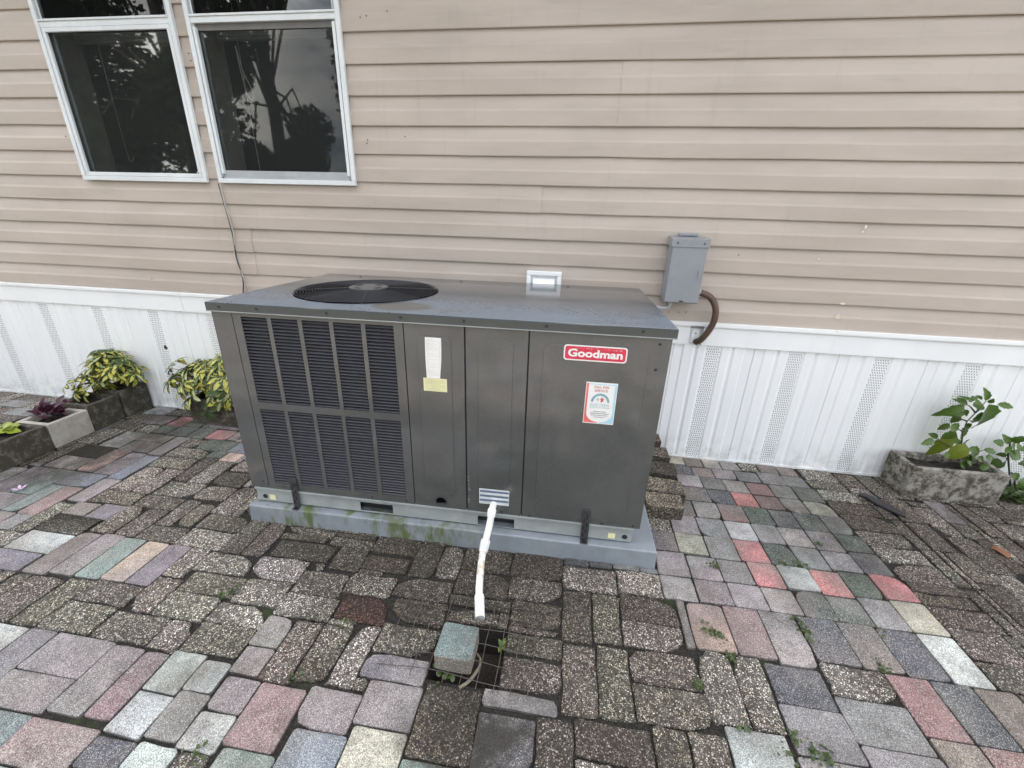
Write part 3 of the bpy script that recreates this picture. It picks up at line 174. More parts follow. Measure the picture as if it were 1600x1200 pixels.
def m_paver():
    s = NT('concrete_paver', .85)
    at = s.n('ShaderNodeAttribute', attribute_name='Col'); tint, agg = at.outputs['Color'], at.outputs['Alpha']
    # moulded concrete: fine light and dark specks
    sp = s.noise(300, 4, .95); sp2 = s.voro(620, 'F1', 'Color'); sx = s.n('ShaderNodeSeparateColor'); s.l(sp2, sx.inputs[0])
    k = s.math('MULTIPLY_ADD', s.rng(sp, .4, .6), 1.15, .38)
    k = s.math('MULTIPLY', k, s.math('MULTIPLY_ADD', s.rng(s.noise(13, 6, .7, dist=.4), .3, .7), .5, .72))
    cm = s.n('ShaderNodeCombineColor'); [s.l(k, cm.inputs[i]) for i in range(3)]
    smooth = s.mix(1.0, tint, cm.outputs[0], 'MULTIPLY')
    smooth = s.mix(s.rng(s.noise(7, 5, .7), .42, .68, 0, .45), smooth, (.22, .2, .18))
    smooth = s.mix(s.math('MULTIPLY', s.rng(s.noise(17, 6, .75), .56, .7), .3), smooth, (.42, .40, .37))
    smooth = s.mix(s.math('MULTIPLY', s.rng(sx.outputs[0], .84, .87), .55), smooth, (.62, .62, .6))
    smooth = s.mix(s.math('MULTIPLY', s.rng(sx.outputs[1], .84, .87), .6), smooth, (.05, .048, .045))
    # exposed aggregate: pebbles of several colours in worn cement
    d1 = s.voro(185, 'F1', 'Distance'); c1 = s.voro(185, 'F1', 'Color'); ee = s.voro(185, 'DISTANCE_TO_EDGE', 'Distance')
    sc = s.n('ShaderNodeSeparateColor'); s.l(c1, sc.inputs[0])
    peb = s.ramp(sc.outputs[0], [(0, (.15, .13, .11)), (.2, (.56, .51, .45)), (.36, (.27, .255, .235)), (.52, (.74, .71, .67)), (.66, (.4, .37, .33)), (.76, (.08, .075, .07)), (.9, (1, .97, .92))], True)
    peb = s.mix(s.rng(s.noise(26, 4), .35, .65, 0, .2), peb, (.42, .4, .38))
    pt = s.mix(1.0, peb, tint, 'MULTIPLY'); pt = s.mix(1.0, pt, (3.5, 3.48, 3.44), 'MULTIPLY')
    cem = s.mix(1.0, tint, (.2, .195, .19), 'MULTIPLY')
    gr = s.mix(s.rng(ee, .06, .22), cem, pt)
    wear = s.rng(s.noise(16, 5, .6), .5, .66)
    gr = s.mix(s.math('MULTIPLY', wear, .2), gr, tint)
    col = s.mix(agg, smooth, gr)
    # algae and damp staining: blotches all over, heaviest before the unit and by the right-hand planter
    st = s.rng(s.noise(4.2, 6, .7), .5, .66)
    z1 = s.ell((-.42, -1.06, 0), (.74, .26, 1), .5); z2 = s.ell((1.75, -.55, 0), (.75, .45, 1), .5); z3 = s.ell((-2.55, -.45, 0), (.32, .55, 1), .4)
    z4 = s.ell((-.15, -1.62, 0), (.2, .12, 1), .5); z5 = s.ell((.1, -1.3, 0), (.5, .35, 1), .5)
    zz = s.math('MAXIMUM', s.math('MAXIMUM', z1, s.math('MULTIPLY', z2, .65)), s.math('MAXIMUM', s.math('MAXIMUM', s.math('MULTIPLY', z3, .8), z4), s.math('MULTIPLY', z5, .5)))
    n7 = s.rng(s.noise(9, 7, .75), .3, .56)
    stain = s.math('MAXIMUM', s.math('MULTIPLY', s.math('MULTIPLY', zz, n7), 1.05), s.math('MULTIPLY', s.math('MULTIPLY', st, s.math('MULTIPLY_ADD', agg, .5, .2)), 1), clamp=True)
    keep = s.math('MULTIPLY', s.math('MULTIPLY', s.rng(ee, .07, .2), agg), .5)
    stain2 = s.math('MULTIPLY', stain, s.math('SUBTRACT', 1, keep))
    col = s.mix(s.math('MULTIPLY', stain2, .88), col, (.02, .017, .013))
    drift = s.rng(s.noise(2.6, 7, .72, dist=.6), .5, .64)
    col = s.mix(s.math('MULTIPLY', drift, .26), col, (.045, .04, .032))
    hgt = s.math('MULTIPLY', s.math('MULTIPLY', s.rng(d1, 0, .62, 1, 0), agg), 1)
    n1 = s.bump(hgt, .95, .004)
    n2 = s.bump(s.noise(380, 3, .7), .35, .0012, n1)
    n3 = s.bump(s.noise(24, 4, .6), .3, .004, n2)
    return s.done(col, s.math('MULTIPLY_ADD', stain, -.12, .84), n3, .35)

def m_joint():
    s = NT('joint_sand', .95)
    col = s.mix(s.rng(s.noise(130, 4, .7), .4, .65), (.008, .007, .0055), (.032, .028, .023))
    col = s.mix(s.rng(s.noise(5, 5, .7), .56, .68), col, (.022, .032, .009))
    return s.done(col, None, s.bump(s.noise(260, 4, .7), .7, .004))

def m_concrete(name='planter_concrete', a=(.27, .255, .225), b=(.36, .345, .31), dark=.8, dcol=(.05, .042, .032), lo=.44):
    s = NT(name, .88)
    col = s.mix(s.rng(s.noise(14, 5, .65), .3, .7), a, b)
    col = s.mix(s.math('MULTIPLY', s.rng(s.noise(19, 8, .8), lo, lo + .16), dark), col, dcol)
    col = s.mix(s.math('MULTIPLY', s.rng(s.voro(90, 'F1', 'Distance'), .0, .22, 1, 0), .5), col, tuple(v * .35 for v in a))
    h = s.bump(s.noise(190, 4, .7), .5, .002)
    return s.done(col, None, s.bump(s.noise(18, 5), .4, .004, h))

def m_leaf(name, a, b, rough=.38, vein=None):
    s = NT(name, rough)
    oi = s.n('ShaderNodeObjectInfo')
    f = s.math('MULTIPLY_ADD', s.rng(s.noise(60, 3), .3, .7), .5, s.math('MULTIPLY', oi.outputs['Random'], .5))
    col = s.mix(f, a, b)
    s.b.inputs['Subsurface Weight'].default_value = 0
    m = s.done(col, None, s.bump(s.noise(120, 2), .2, .002), .5)
    # light through the blade
    tr = s.n('ShaderNodeBsdfTranslucent'); s.l(col, tr.inputs[0]); mx = s.n('ShaderNodeMixShader'); mx.inputs[0].default_value = .25
    s.l(s.b.outputs[0], mx.inputs[1]); s.l(tr.outputs[0], mx.inputs[2]); out = s.t.nodes['Material Output']; s.l(mx.outputs[0], out.inputs['Surface'])
    return m

def m_glass(name='window_glass', k=1.1, t=.5, dust_haze=.015):
    s = NT(name, 0)
    fr = s.n('ShaderNodeFresnel'); fr.inputs['IOR'].default_value = 1.5
    gl = s.n('ShaderNodeBsdfGlossy'); gl.inputs['Roughness'].default_value = .012 if k > 1 else .02; gl.inputs['Color'].default_value = (1, 1, 1, 1)
    tr = s.n('ShaderNodeBsdfTransparent'); tr.inputs[0].default_value = (t, t * 1.02, t, 1)
    mx = s.n('ShaderNodeMixShader'); s.l(s.math('MULTIPLY', fr.outputs[0], k, clamp=True), mx.inputs[0])
    s.l(tr.outputs[0], mx.inputs[1]); s.l(gl.outputs[0], mx.inputs[2])
    df = s.n('ShaderNodeBsdfDiffuse'); df.inputs[0].default_value = (.3, .31, .32, 1); m2 = s.n('ShaderNodeMixShader'); m2.inputs[0].default_value = dust_haze  # faint haze mixed into the panes to soften dark silhouettes, as mesh catching light
    s.l(mx.outputs[0], m2.inputs[1]); s.l(df.outputs[0], m2.inputs[2]); s.l(m2.outputs[0], s.t.nodes['Material Output'].inputs['Surface'])
    return s.m

def m_grass():
    s = NT('lawn', .9)
    col = s.mix(s.rng(s.noise(3, 6, .7), .35, .65), (.11, .115, .07), (.17, .16, .11))
    return s.done(col, None, s.bump(s.noise(120, 4, .7), .8, .02))

def m_pvc():
    s = NT('white_pvc', .35)
    ms = s.math('MULTIPLY', s.ell((-.262, -1.06, .04), (.06, .055, .05), .35), s.rng(s.noise(60, 5, .7), .38, .6))
    col = s.mix(ms, (.78, .79, .79), (.5, .42, .29))
    col = s.mix(s.math('MULTIPLY', s.rng(s.noise(190, 4, .8), .62, .68), .5), col, (.35, .31, .24))
    return s.done(col)

M = dict(siding=m_siding(), vinyl=m_white_vinyl(), unit=m_unit(), lid=m_unit('weathered_lid_paint', True), rail=m_galv(), pad=m_pad(), paver=m_paver(), joint=m_joint(),
    planter=m_concrete(), planter_dark=m_concrete('mossy_concrete', (.13, .12, .095), (.18, .165, .135), .85, (.03, .025, .017), .36),
    planter_right=m_concrete('stained_concrete', (.25, .235, .205), (.33, .315, .28), .9, (.035, .027, .018), .42),
    planter_pale=m_concrete('pale_concrete', (.36, .335, .295), (.46, .435, .39), .6, (.2, .17, .135), .5),
    dark=plain('dark_void', (.012, .013, .017), .6), louver=plain('louver_paint', (.06, .061, .072), .3, var=.1, scale=30),
    alu=plain('white_aluminium', (.66, .69, .71), .32, var=.06, scale=9), alugrey=plain('grey_aluminium', (.36, .38, .4), .38, var=.08),
    reveal=plain('window_jamb', (.5, .46, .42), .5, var=.15), blind=plain('blackout_blind', (.012, .014, .016), .6), blindrail=plain('blind_rail', (.5, .51, .52), .4),
    cord=plain('pale_cord', (.75, .73, .7), .7), glass=m_glass(), glass_screen=m_glass('screened_glass', .42, .62, .04), soil=plain('potting_soil', (.02, .016, .012), .95, var=.6, scale=90, bump=1),
    boxgrey=plain('enamelled_grey_box', (.245, .262, .285), .38, var=.06, scale=8), brown=plain('brown_conduit', (.085, .053, .036), .45, var=.2),
    pvc=m_pvc(), wire=plain('weathered_wire', (.10, .09, .083), .5, .5, var=.3, scale=60), black=plain('black_rubber', (.028, .028, .031), .6, var=.3, scale=60, bump=.3),
    white=plain('printed_white', (.78, .78, .77), .4, var=.02), red=plain('badge_red', (.60, .035, .075), .38, var=.12, scale=60), redlt=plain('print_red', (.72, .16, .15), .4),
    bluelt=plain('print_blue', (.40, .66, .78), .4), slate=plain('print_slate', (.2, .36, .42), .4), ink=plain('print_ink', (.2, .2, .21), .5), inkred=plain('print_ink_red', (.5, .1, .1), .5),
    yellow=plain('yellow_label', (.72, .70, .42), .5, var=.05), stripe=plain('blue_grey_stripe', (.11, .16, .23), .3), foil=plain('foil_sticker', (.75, .77, .79), .22, .3, var=.05),
    strap=plain('steel_strap', (.085, .088, .095), .4, .6, var=.25, scale=40), screw=plain('screw_head', (.05, .052, .052), .35, .7), guard=plain('fan_guard_wire', (.02, .021, .026), .45, .0),
    hubplate=plain('fan_cap', (.085, .088, .092), .38, var=.1), lawn=m_grass(), bark=plain('bark', (.03, .025, .02), .9, var=.4, bump=1), treeleaf=m_leaf('tree_leaves', (.02, .038, .01), (.05, .075, .02), .5),
    lgreen=m_leaf('dark_green_leaf', (.035, .075, .02), (.07, .12, .03)), lyellow=m_leaf('yellow_leaf_centre', (.46, .43, .06), (.64, .59, .14)), lcream=m_leaf('cream_leaf_centre', (.42, .45, .2), (.55, .56, .3)),
    pgreen=m_leaf('fresh_green_leaf', (.05, .105, .014), (.085, .15, .024)), pyellow=m_leaf('yellowing_leaf', (.14, .19, .02), (.2, .24, .035)), purple=m_leaf('purple_leaf', (.035, .008, .02), (.075, .018, .04)),
    lime=m_leaf('lime_leaf', (.25, .33, .03), (.36, .42, .06)), stem=plain('plant_stem', (.09, .085, .045), .7, var=.3), stemdark=plain('dark_stem', (.03, .028, .03), .7), weed=m_leaf('weed_leaf', (.04, .07, .018), (.075, .11, .03)),
    rust=plain('rusty_hole', (.08, .035, .015), .9), chip=plain('bare_filler', (.68, .62, .5), .8), roof=plain('shingle', (.12, .115, .11), .9), orange=plain('dry_orange_leaf', (.2, .085, .04), .7), petal=plain('lilac_petal', (.6, .42, .62), .6),
    stick=plain('pale_root', (.2, .18, .13), .8), tread=plain('moss_green', (.04, .06, .012), .9, var=.4, scale=60, bump=1))

# ------------------------------------------------------------------ mesh helpers
class MB:
    def __init__(s): s.v = []; s.f = []; s.mi = []
    def add(s, vs, fs, mi=0):
        o = len(s.v); s.v += [tuple(p) for p in vs]; s.f += [tuple(i + o for i in f) for f in fs]; s.mi += [mi] * len(fs); return s
    def box(s, a, b, mi=0, M4=None):
        x0, y0, z0 = a; x1, y1, z1 = b
        vs = [Vector(p) for p in ((x0,y0,z0),(x1,y0,z0),(x1,y1,z0),(x0,y1,z0),(x0,y0,z1),(x1,y0,z1),(x1,y1,z1),(x0,y1,z1))]
        if M4: vs = [M4 @ p for p in vs]
        return s.add(vs, [(0,3,2,1),(4,5,6,7),(0,1,5,4),(1,2,6,5),(2,3,7,6),(3,0,4,7)], mi)
    def tube(s, pts, r, n=8, cap=True, mi=0):
        pts = [Vector(p) for p in pts]; rs = r if isinstance(r, (list, tuple)) else [r] * len(pts)
        vs = []; fs = []; up = None
        for i, p in enumerate(pts):
            t = (pts[min(i + 1, len(pts) - 1)] - pts[max(i - 1, 0)])
            if t.length < 1e-9: t = Vector((0, 0, 1))
            t.normalize()
            if up is None: up = t.orthogonal().normalized()
            up = (up - t * up.dot(t)); up = up.normalized() if up.length > 1e-6 else t.orthogonal().normalized(); w = t.cross(up)
            for k in range(n):
                a = 2 * math.pi * k / n; vs.append(p + (up * math.cos(a) + w * math.sin(a)) * rs[i])
        for i in range(len(pts) - 1):
            for k in range(n): fs.append((i*n+k, i*n+(k+1) % n, (i+1)*n+(k+1) % n, (i+1)*n+k))
        if cap: fs.append(tuple(range(n))[::-1]); fs.append(tuple((len(pts)-1)*n+k for k in range(n)))
        return s.add(vs, fs, mi)
    def prism(s, pts, z0, z1, mi=0):          # outline in xy, counter-clockwise
        n = len(pts); vs = [(x, y, z0) for x, y in pts] + [(x, y, z1) for x, y in pts]
        return s.add(vs, [tuple(range(n))[::-1], tuple(range(n, 2*n))] + [(i, (i+1) % n, n+(i+1) % n, n+i) for i in range(n)], mi)
    def build(s, name, mats, parent=None, loc=None, smooth=False, bevel=0, seg=2, M4=None):
        me = bpy.data.meshes.new(name); me.from_pydata([tuple(M4 @ Vector(p)) for p in s.v] if M4 else s.v, [], s.f)
        mats = mats if isinstance(mats, (list, tuple)) else [mats]
        for m in mats: me.materials.append(m)
        if len(mats) > 1: me.polygons.foreach_set('material_index', s.mi)
        if smooth: me.polygons.foreach_set('use_smooth', [True] * len(me.polygons))
        me.update(); o = bpy.data.objects.new(name, me); C.objects.link(o)
        if parent: o.parent = parent
        if loc is not None: o.location = loc
        if bevel:
            b = o.modifiers.new('bevel', 'BEVEL'); b.width = bevel; b.segments = seg; b.limit_method = 'ANGLE'; b.angle_limit = rad(35)
        return o
def thing(name, label, cat, loc=(0, 0, 0), rz=0, group=None):
    o = bpy.data.objects.new(name, None); C.objects.link(o); o.empty_display_size = .1; o.location = loc; o.rotation_euler = (0, 0, rz)
    return tag(o, label, cat, group)
def tag(o, label=None, cat=None, group=None, kind=None):
    if label: o['label'] = label
    if cat: o['category'] = cat
    if group: o['group'] = group
    if kind: o['kind'] = kind
    return o
def inst(o, parent, loc=None, rot=None, name=None):
    c = o.copy(); C.objects.link(c); c.parent = parent
    if loc is not None: c.location = loc
    if rot is not None: c.rotation_euler = rot
    return c
def rrect(w, h, r, n=4, cx=0, cy=0):
    out = []
    for qx, qy, a0 in ((1, 1, 0), (-1, 1, 90), (-1, -1, 180), (1, -1, 270)):
        for k in range(n + 1):
            a = rad(a0 + 90 * k / n); out.append((cx + qx * (w/2 - r) + r * math.cos(a), cy + qy * (h/2 - r) + r * math.sin(a)))
    return out
def spline(pts, n=8):
    P = [Vector(p) for p in pts]; P = [P[0] * 2 - P[1]] + P + [P[-1] * 2 - P[-2]]; out = []
    for i in range(1, len(P) - 2):
        for k in range(n):
            t = k / n; a, b, c, d = P[i-1:i+3]
            out.append(.5 * ((2*b) + (c-a)*t + (2*a-5*b+4*c-d)*t*t + (-a+3*b-3*c+d)*t*t*t))
    out.append(P[-2]); return out

# ------------------------------------------------------------------ ground, paving
HOLE = (-.341, -1.473, -.123, -1.275)
lawn = MB(); lawn.add([(-80, -90, -.03), (80, -90, -.03), (80, -4.6, -.03), (-80, -4.6, -.03)], [(0, 1, 2, 3)])
lawn.add([(-80, -4.6, -.03), (-7.5, -4.6, -.03), (-7.5, 60, -.03), (-80, 60, -.03)], [(0, 1, 2, 3)])
lawn.add([(7.5, -4.6, -.03), (80, -4.6, -.03), (80, 60, -.03), (7.5, 60, -.03)], [(0, 1, 2, 3)])
lawn.add([(-7.5, .02, -.03), (7.5, .02, -.03), (7.5, 60, -.03), (-7.5, 60, -.03)], [(0, 1, 2, 3)])
tag(lawn.build('ground', M['lawn']), kind='structure')
pv = MB()
for a, b in (((-7.5, -4.6), (7.5, HOLE[1])), ((-7.5, HOLE[3]), (7.5, .02)), ((-7.5, HOLE[1]), (HOLE[0], HOLE[3])), ((HOLE[2], HOLE[1]), (7.5, HOLE[3]))):
    pv.add([(a[0], a[1], -.009), (b[0], a[1], -.009), (b[0], b[1], -.009), (a[0], b[1], -.009)], [(0, 1, 2, 3)])
pavement = tag(pv.build('pavement', M['joint']), kind='structure')
pit = MB(); x0, y0, x1, y1 = HOLE
pit.add([(x0, y0, -.009), (x1, y0, -.009), (x1, y1, -.009), (x0, y1, -.009), (x0+.01, y0+.01, -.13), (x1-.01, y0+.01, -.12), (x1-.01, y1-.01, -.12), (x0+.01, y1-.01, -.13)],
    [(4, 5, 6, 7), (0, 1, 5, 4), (1, 2, 6, 5), (2, 3, 7, 6), (3, 0, 4, 7)])
pit.build('drain_pit', M['soil'], pavement)

TINT = dict(w=(.56,.61,.61), l=(.42,.412,.40), g=(.27,.258,.24), G=(.175,.16,.145), W=(.54,.55,.56), m=(.27,.23,.245), v=(.2,.175,.23), t=(.24,.33,.32), p=(.60,.44,.36),
    d=(.03,.028,.018), R=(.29,.165,.16), r=(.54,.19,.195), b=(.19,.22,.28), o=(.23,.19,.17), n=(.25,.255,.26), k=(.07,.1,.085), s=(.085,.09,.11), q=(.13,.075,.068),
    c=(.47,.46,.38), L=(.37,.33,.35), M=(.28,.185,.2), D=(.09,.086,.08))
AGG = set('lgGWqDd')
def paver_shape(mb, w, h, agg, rng, cx=0, cy=0, tz=0, z0=-.05, thick=None):
    r = rng.uniform(.004, .010) if agg else rng.uniform(.004, .010)
    r = min(r, w * .3, h * .3)
    ol = rrect(w, h, r, 2); pts = []
    for i in range(len(ol)):                  # an extra point on each long side so the edge is not dead straight
        a, b = ol[i], ol[(i + 1) % len(ol)]; pts.append(a)
        L = math.dist(a, b)
        for k in range(1, 3):
            if L > .05: pts.append((a[0] + (b[0]-a[0]) * k/3, a[1] + (b[1]-a[1]) * k/3))
    j = .0020 if agg else .0007
    if rng.random() < (.35 if agg else .2):   # a worn or chipped corner
        qx, qy = rng.choice((-1, 1)), rng.choice((-1, 1)); cc_ = rng.uniform(.008, .02) * (1.5 if agg else 1)
        def chip(x, y):
            e = cc_ * 1.5 - ((w/2 - x*qx) + (h/2 - y*qy))
            return (x - qx*e*.5, y - qy*e*.5) if e > 0 else (x, y)
        pts = [chip(x, y) for x, y in pts]
    pts = [(x + rng.gauss(0, j), y + rng.gauss(0, j)) for x, y in pts]
    bev = rng.uniform(.0022, .0042) if agg else rng.uniform(.0012, .0026)
    n = len(pts); tx, ty = rng.gauss(0, .006), rng.gauss(0, .006)
    def ring(sc, z):
        out = []
        for x, y in pts:
            L = math.hypot(x, y) + 1e-9; fx = max(0, abs(x) - sc) * (1 if x > 0 else -1); fy = max(0, abs(y) - sc) * (1 if y > 0 else -1)
            out.append((cx + fx, cy + fy, z + tz + x * tx + y * ty))
        return out
    vs = ring(min(.010, w * .3, h * .3), .0004) + ring(bev * 1.4, 0) + ring(bev * .45, -bev * .3) + ring(0, -bev * 1.2) + ring(0, z0 if thick is None else -thick)
    fs = [tuple(range(n))]
    for q in range(4): fs += [(q*n+k, (q+1)*n+k, (q+1)*n+(k+1) % n, q*n+(k+1) % n) for k in range(n)]
    mb.add(vs, fs)
    return len(vs)
edge_rng = random.Random(40)
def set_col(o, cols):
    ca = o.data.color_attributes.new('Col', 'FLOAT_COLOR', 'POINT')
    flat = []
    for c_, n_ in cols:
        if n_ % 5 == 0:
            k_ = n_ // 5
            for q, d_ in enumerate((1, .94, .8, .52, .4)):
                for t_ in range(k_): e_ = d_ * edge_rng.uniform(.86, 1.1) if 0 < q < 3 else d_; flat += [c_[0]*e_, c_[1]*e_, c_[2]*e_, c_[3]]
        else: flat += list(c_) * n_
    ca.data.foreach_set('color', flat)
def tint(k, rng):
    f = rng.uniform(.78, 1.0); base = TINT[k]; lum = sum(base) / 3; q = .9 if k not in 'rRM' else .85
    base = tuple((lum + (v - lum) * q) * g_ for v, g_ in zip(base, (1.02, 1, .965)))
    return tuple(min(1, v * f * rng.uniform(.96, 1.04)) for v in base) + (1.0 if k in AGG else (0.0 if rng.random() > .2 else .12),)
def parse(sx):
    out = []
    for t in sx.split():
        a = t.split(','); out.append([int(v) / 1000 for v in a[:4]] + [a[4]])
    return out
traced, filled, extra = parse(TRACED), parse(FILLED), parse(EXTRA)
camp = Vector((0, -2.2739, 1.2787))
def size_in_view(r):
    p = Vector(((r[0]+r[2])/2, (r[1]+r[3])/2, 0)); d = (p - camp); return (r[2]-r[0]) * (r[3]-r[1]) * 1.28 / d.length ** 3
seen = sorted(traced + filled, key=size_in_view, reverse=True)
rng = random.Random(11)
G2 = .0016
for r in seen[:300]:
    mb = MB(); w, h = r[2]-r[0] - 2*G2, r[3]-r[1] - 2*G2
    n_ = paver_shape(mb, w, h, r[4] in AGG, rng)
    o = mb.build('paver', M['paver'], pavement, ((r[0]+r[2])/2, (r[1]+r[3])/2, rng.gauss(0, .0012)))
    o.rotation_euler = (0, 0, rng.gauss(0, .008))
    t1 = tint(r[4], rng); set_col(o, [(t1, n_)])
    if rng.random() < .6:                     # the pigments of many pavers run from one colour into another
        t2 = tint(rng.choice('nmLogs' if r[4] not in AGG else 'glG'), rng); a_ = rng.random() * 6.28; da = o.data.color_attributes['Col'].data; am = rng.uniform(.35, .85)
        for i_, v_ in enumerate(o.data.vertices):
            k_ = max(0, min(1, .5 + (v_.co.x * math.cos(a_) + v_.co.y * math.sin(a_)) / max(w, h) * 1.6)) * am; cc = da[i_].color
            q_ = 1 if i_ < n_ // 5 else sum(cc[:3]) / max(.01, sum(t1[:3]))
            da[i_].color = tuple(cc[z_] * (1 - k_) + t2[z_] * q_ * k_ for z_ in range(3)) + (cc[3],)
mb = MB(); cols = []
def far_paver(r):
    w, h = r[2]-r[0] - 2*G2, r[3]-r[1] - 2*G2
    if min(w, h) < .02: return
    cols.append((tint(r[4], rng), paver_shape(mb, w, h, r[4] in AGG, rng, (r[0]+r[2])/2, (r[1]+r[3])/2, rng.gauss(0, .0012))))
for r in seen[300:] + extra: far_paver(r)
x = -7.4
while x < 7.4:                                # basket weave beyond the part in view
    y = -4.6
    while y < -.05:
        if not (-4.6 < x + .1 < 3.6 and y > -2.2 + .01) and not (-4.6 <= x + .1 <= 3.6 and y + .2 > -2.2 and y > -2.25):
            fl = (round(x / .2) + round(y / .2)) % 2
            for k in range(2):
                far_paver(([x, y + .1*k, x + .2, y + .1*k + .1] if fl else [x + .1*k, y, x + .1*k + .1, y + .2]) + [rng.choice('ggmnlGRLo')])
        y += .2
    x += .2
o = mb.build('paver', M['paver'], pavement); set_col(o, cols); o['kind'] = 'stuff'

# ------------------------------------------------------------------ house
house = thing('house', 'house wall of tan horizontal siding above white vented skirting, with two white framed windows', 'house', (0, 0, 0))
CZ = .801; P = .125
PROF = [(-.003, 0), (-.0150, 0), (-.0165, .0035), (-.0160, .060), (-.0125, .071), (-.0045, .125)]
def siding(x0, x1, z0, ncourse, proud=0):
    mb = MB(); n = max(1, int((x1 - x0) / .3)); xs = [x0 + (x1 - x0) * i / n for i in range(n + 1)]
    for c_ in range(ncourse):
        zb = z0 + c_ * P; rows = []
        jit = [random.gauss(0, .0007) for _ in xs]
        for y, z in PROF: rows.append([(x_, y - proud + jit[i] * .8, zb + z + (jit[i] if z < .12 and z > 0 or z == 0 else 0)) for i, x_ in enumerate(xs)])
        vs = [p for rw_ in rows for p in rw_]; m_ = len(xs)
        fs = [(a*m_+i, a*m_+i+1, (a+1)*m_+i+1, (a+1)*m_+i) for a in range(len(PROF)-1) for i in range(n)]
        # end faces give the panel its visible thickness at a lap joint
        for e in (0, n): fs.append(tuple(a*m_+e for a in range(len(PROF))))
        mb.add(vs, fs)
    mb.build('siding_panel', M['siding'], house)
WX = [(-2.765, -1.990), (-1.922, -1.142)]; WZ0, WZ1 = 1.405, 2.47
def run(xa, xb, z, nc, seams):
    cuts = [xa] + [q for q in seams if xa < q < xb] + [xb]
    for i in range(len(cuts) - 1): siding(cuts[i] + (.0 if i == 0 else -.012), cuts[i+1], z, nc, .0022 if i % 2 else 0)
SE = {0: [-5.2, -1.806, 5.0], 1: [-3.9, -.186, 3.4], 2: [-4.6, 4.4], 3: [-5.5, .153, 3.8], 4: [-3.6, 2.6], 5: [-4.4, .9, 4.9], 6: [-5.0, 2.0]}
run(-7, 7, CZ, 1, [-3.6, 0.55, 4.2])
for j in range(7):
    z = .926 + .25 * j
    if z < WZ0 - .1: run(-7, 7, z, 2, SE[j])
    elif z < WZ1:
        for xa, xb in ((-7, WX[0][0] + .012), (WX[0][1] - .012, WX[1][0] + .012), (WX[1][1] - .012, 7)): run(xa, xb, z, 2, SE[j])
wl = MB()                                     # wall behind the cladding, with the window openings
wl.box((-7, 0, -.02), (7, .12, WZ0)); wl.box((-7, 0, WZ1), (7, .12, 2.66))
for a, b in ((-7, WX[0][0]), (WX[0][1], WX[1][0]), (WX[1][1], 7)): wl.box((a, 0, WZ0), (b, .12, WZ1))
wl.box((-7, .12, -.02), (-6.88, 4.4, 2.66)); wl.box((6.88, .12, -.02), (7, 4.4, 2.66)); wl.box((-7, 4.4, -.02), (7, 4.52, 2.66)); wl.box((-6.88, .12, .55), (6.88, 4.4, .6))
wl.build('wall', M['siding'], house)
rf = MB()
rf.add([(-7.3, -.30, 2.66), (7.3, -.30, 2.66), (7.3, 2.26, 3.3), (-7.3, 2.26, 3.3), (7.3, 4.82, 2.66), (-7.3, 4.82, 2.66), (-7.3, -.30, 2.56), (7.3, -.30, 2.56), (7.3, 4.82, 2.56), (-7.3, 4.82, 2.56)],
    [(0, 1, 2, 3), (3, 2, 4, 5), (6, 7, 1, 0), (9, 6, 0, 3, 5), (7, 8, 4, 2, 1), (8, 9, 5, 4), (6, 9, 8, 7)])
rf.build('roof', M['roof'], house)
# skirting: one panel each .4064 m, vent strip in the middle
PX = [(-.2032, -.002), (-.2022, -.002), (-.2003, -.0062), (-.158, -.0062), (-.150, -.0098), (-.104, -.0098), (-.094, -.0050), (-.088, -.0050), (-.078, -.0105), (-.044, -.0105), (-.037, -.0066), (.037, -.0066), (.044, -.0105), (.078, -.0105), (.088, -.0050), (.096, -.0050), (.106, -.0098), (.150, -.0098), (.158, -.0062), (.2012, -.0062), (.2032, -.002)]
ST = .681
def perf_mesh():
    mb = MB()
    rows = int(ST / .0135) - 1
    for r_ in range(rows):
        for k in range(6):
            cx = (-2.5 + k) * .0112 + (.0028 if r_ % 2 else -.0028); cz = .012 + r_ * .0135
            mb.add([(cx-.0018, -.0072, cz-.0034), (cx+.0018, -.0072, cz-.0034), (cx+.0018, -.0072, cz+.0034), (cx-.0018, -.0072, cz+.0034)], [(0, 1, 2, 3)])
    return mb
sk0 = None
vents = [-3.4056 + .4066 * k for k in range(-8, 10)] + [.7608 + .4066 * k for k in range(-1, 15)]
for vx in vents:
    if sk0 is None:
        mb = MB(); zs = [.004, .25, .5, ST]
        vs = [(x_, y_, z_) for z_ in zs for x_, y_ in PX]; n = len(PX)
        mb.add(vs, [(a*n+i, a*n+i+1, (a+1)*n+i+1, (a+1)*n+i) for a in range(3) for i in range(n-1)])
        sk0 = mb.build('skirting_panel', M['vinyl'], house, (vx, 0, 0))
        pf0 = perf_mesh().build('perforation', plain('vent_hole', (.11, .115, .12), .8), sk0); pf0['kind'] = 'stuff'
    else:
        s_ = inst(sk0, house, (vx, random.gauss(0, .0006), 0)); inst(pf0, s_)
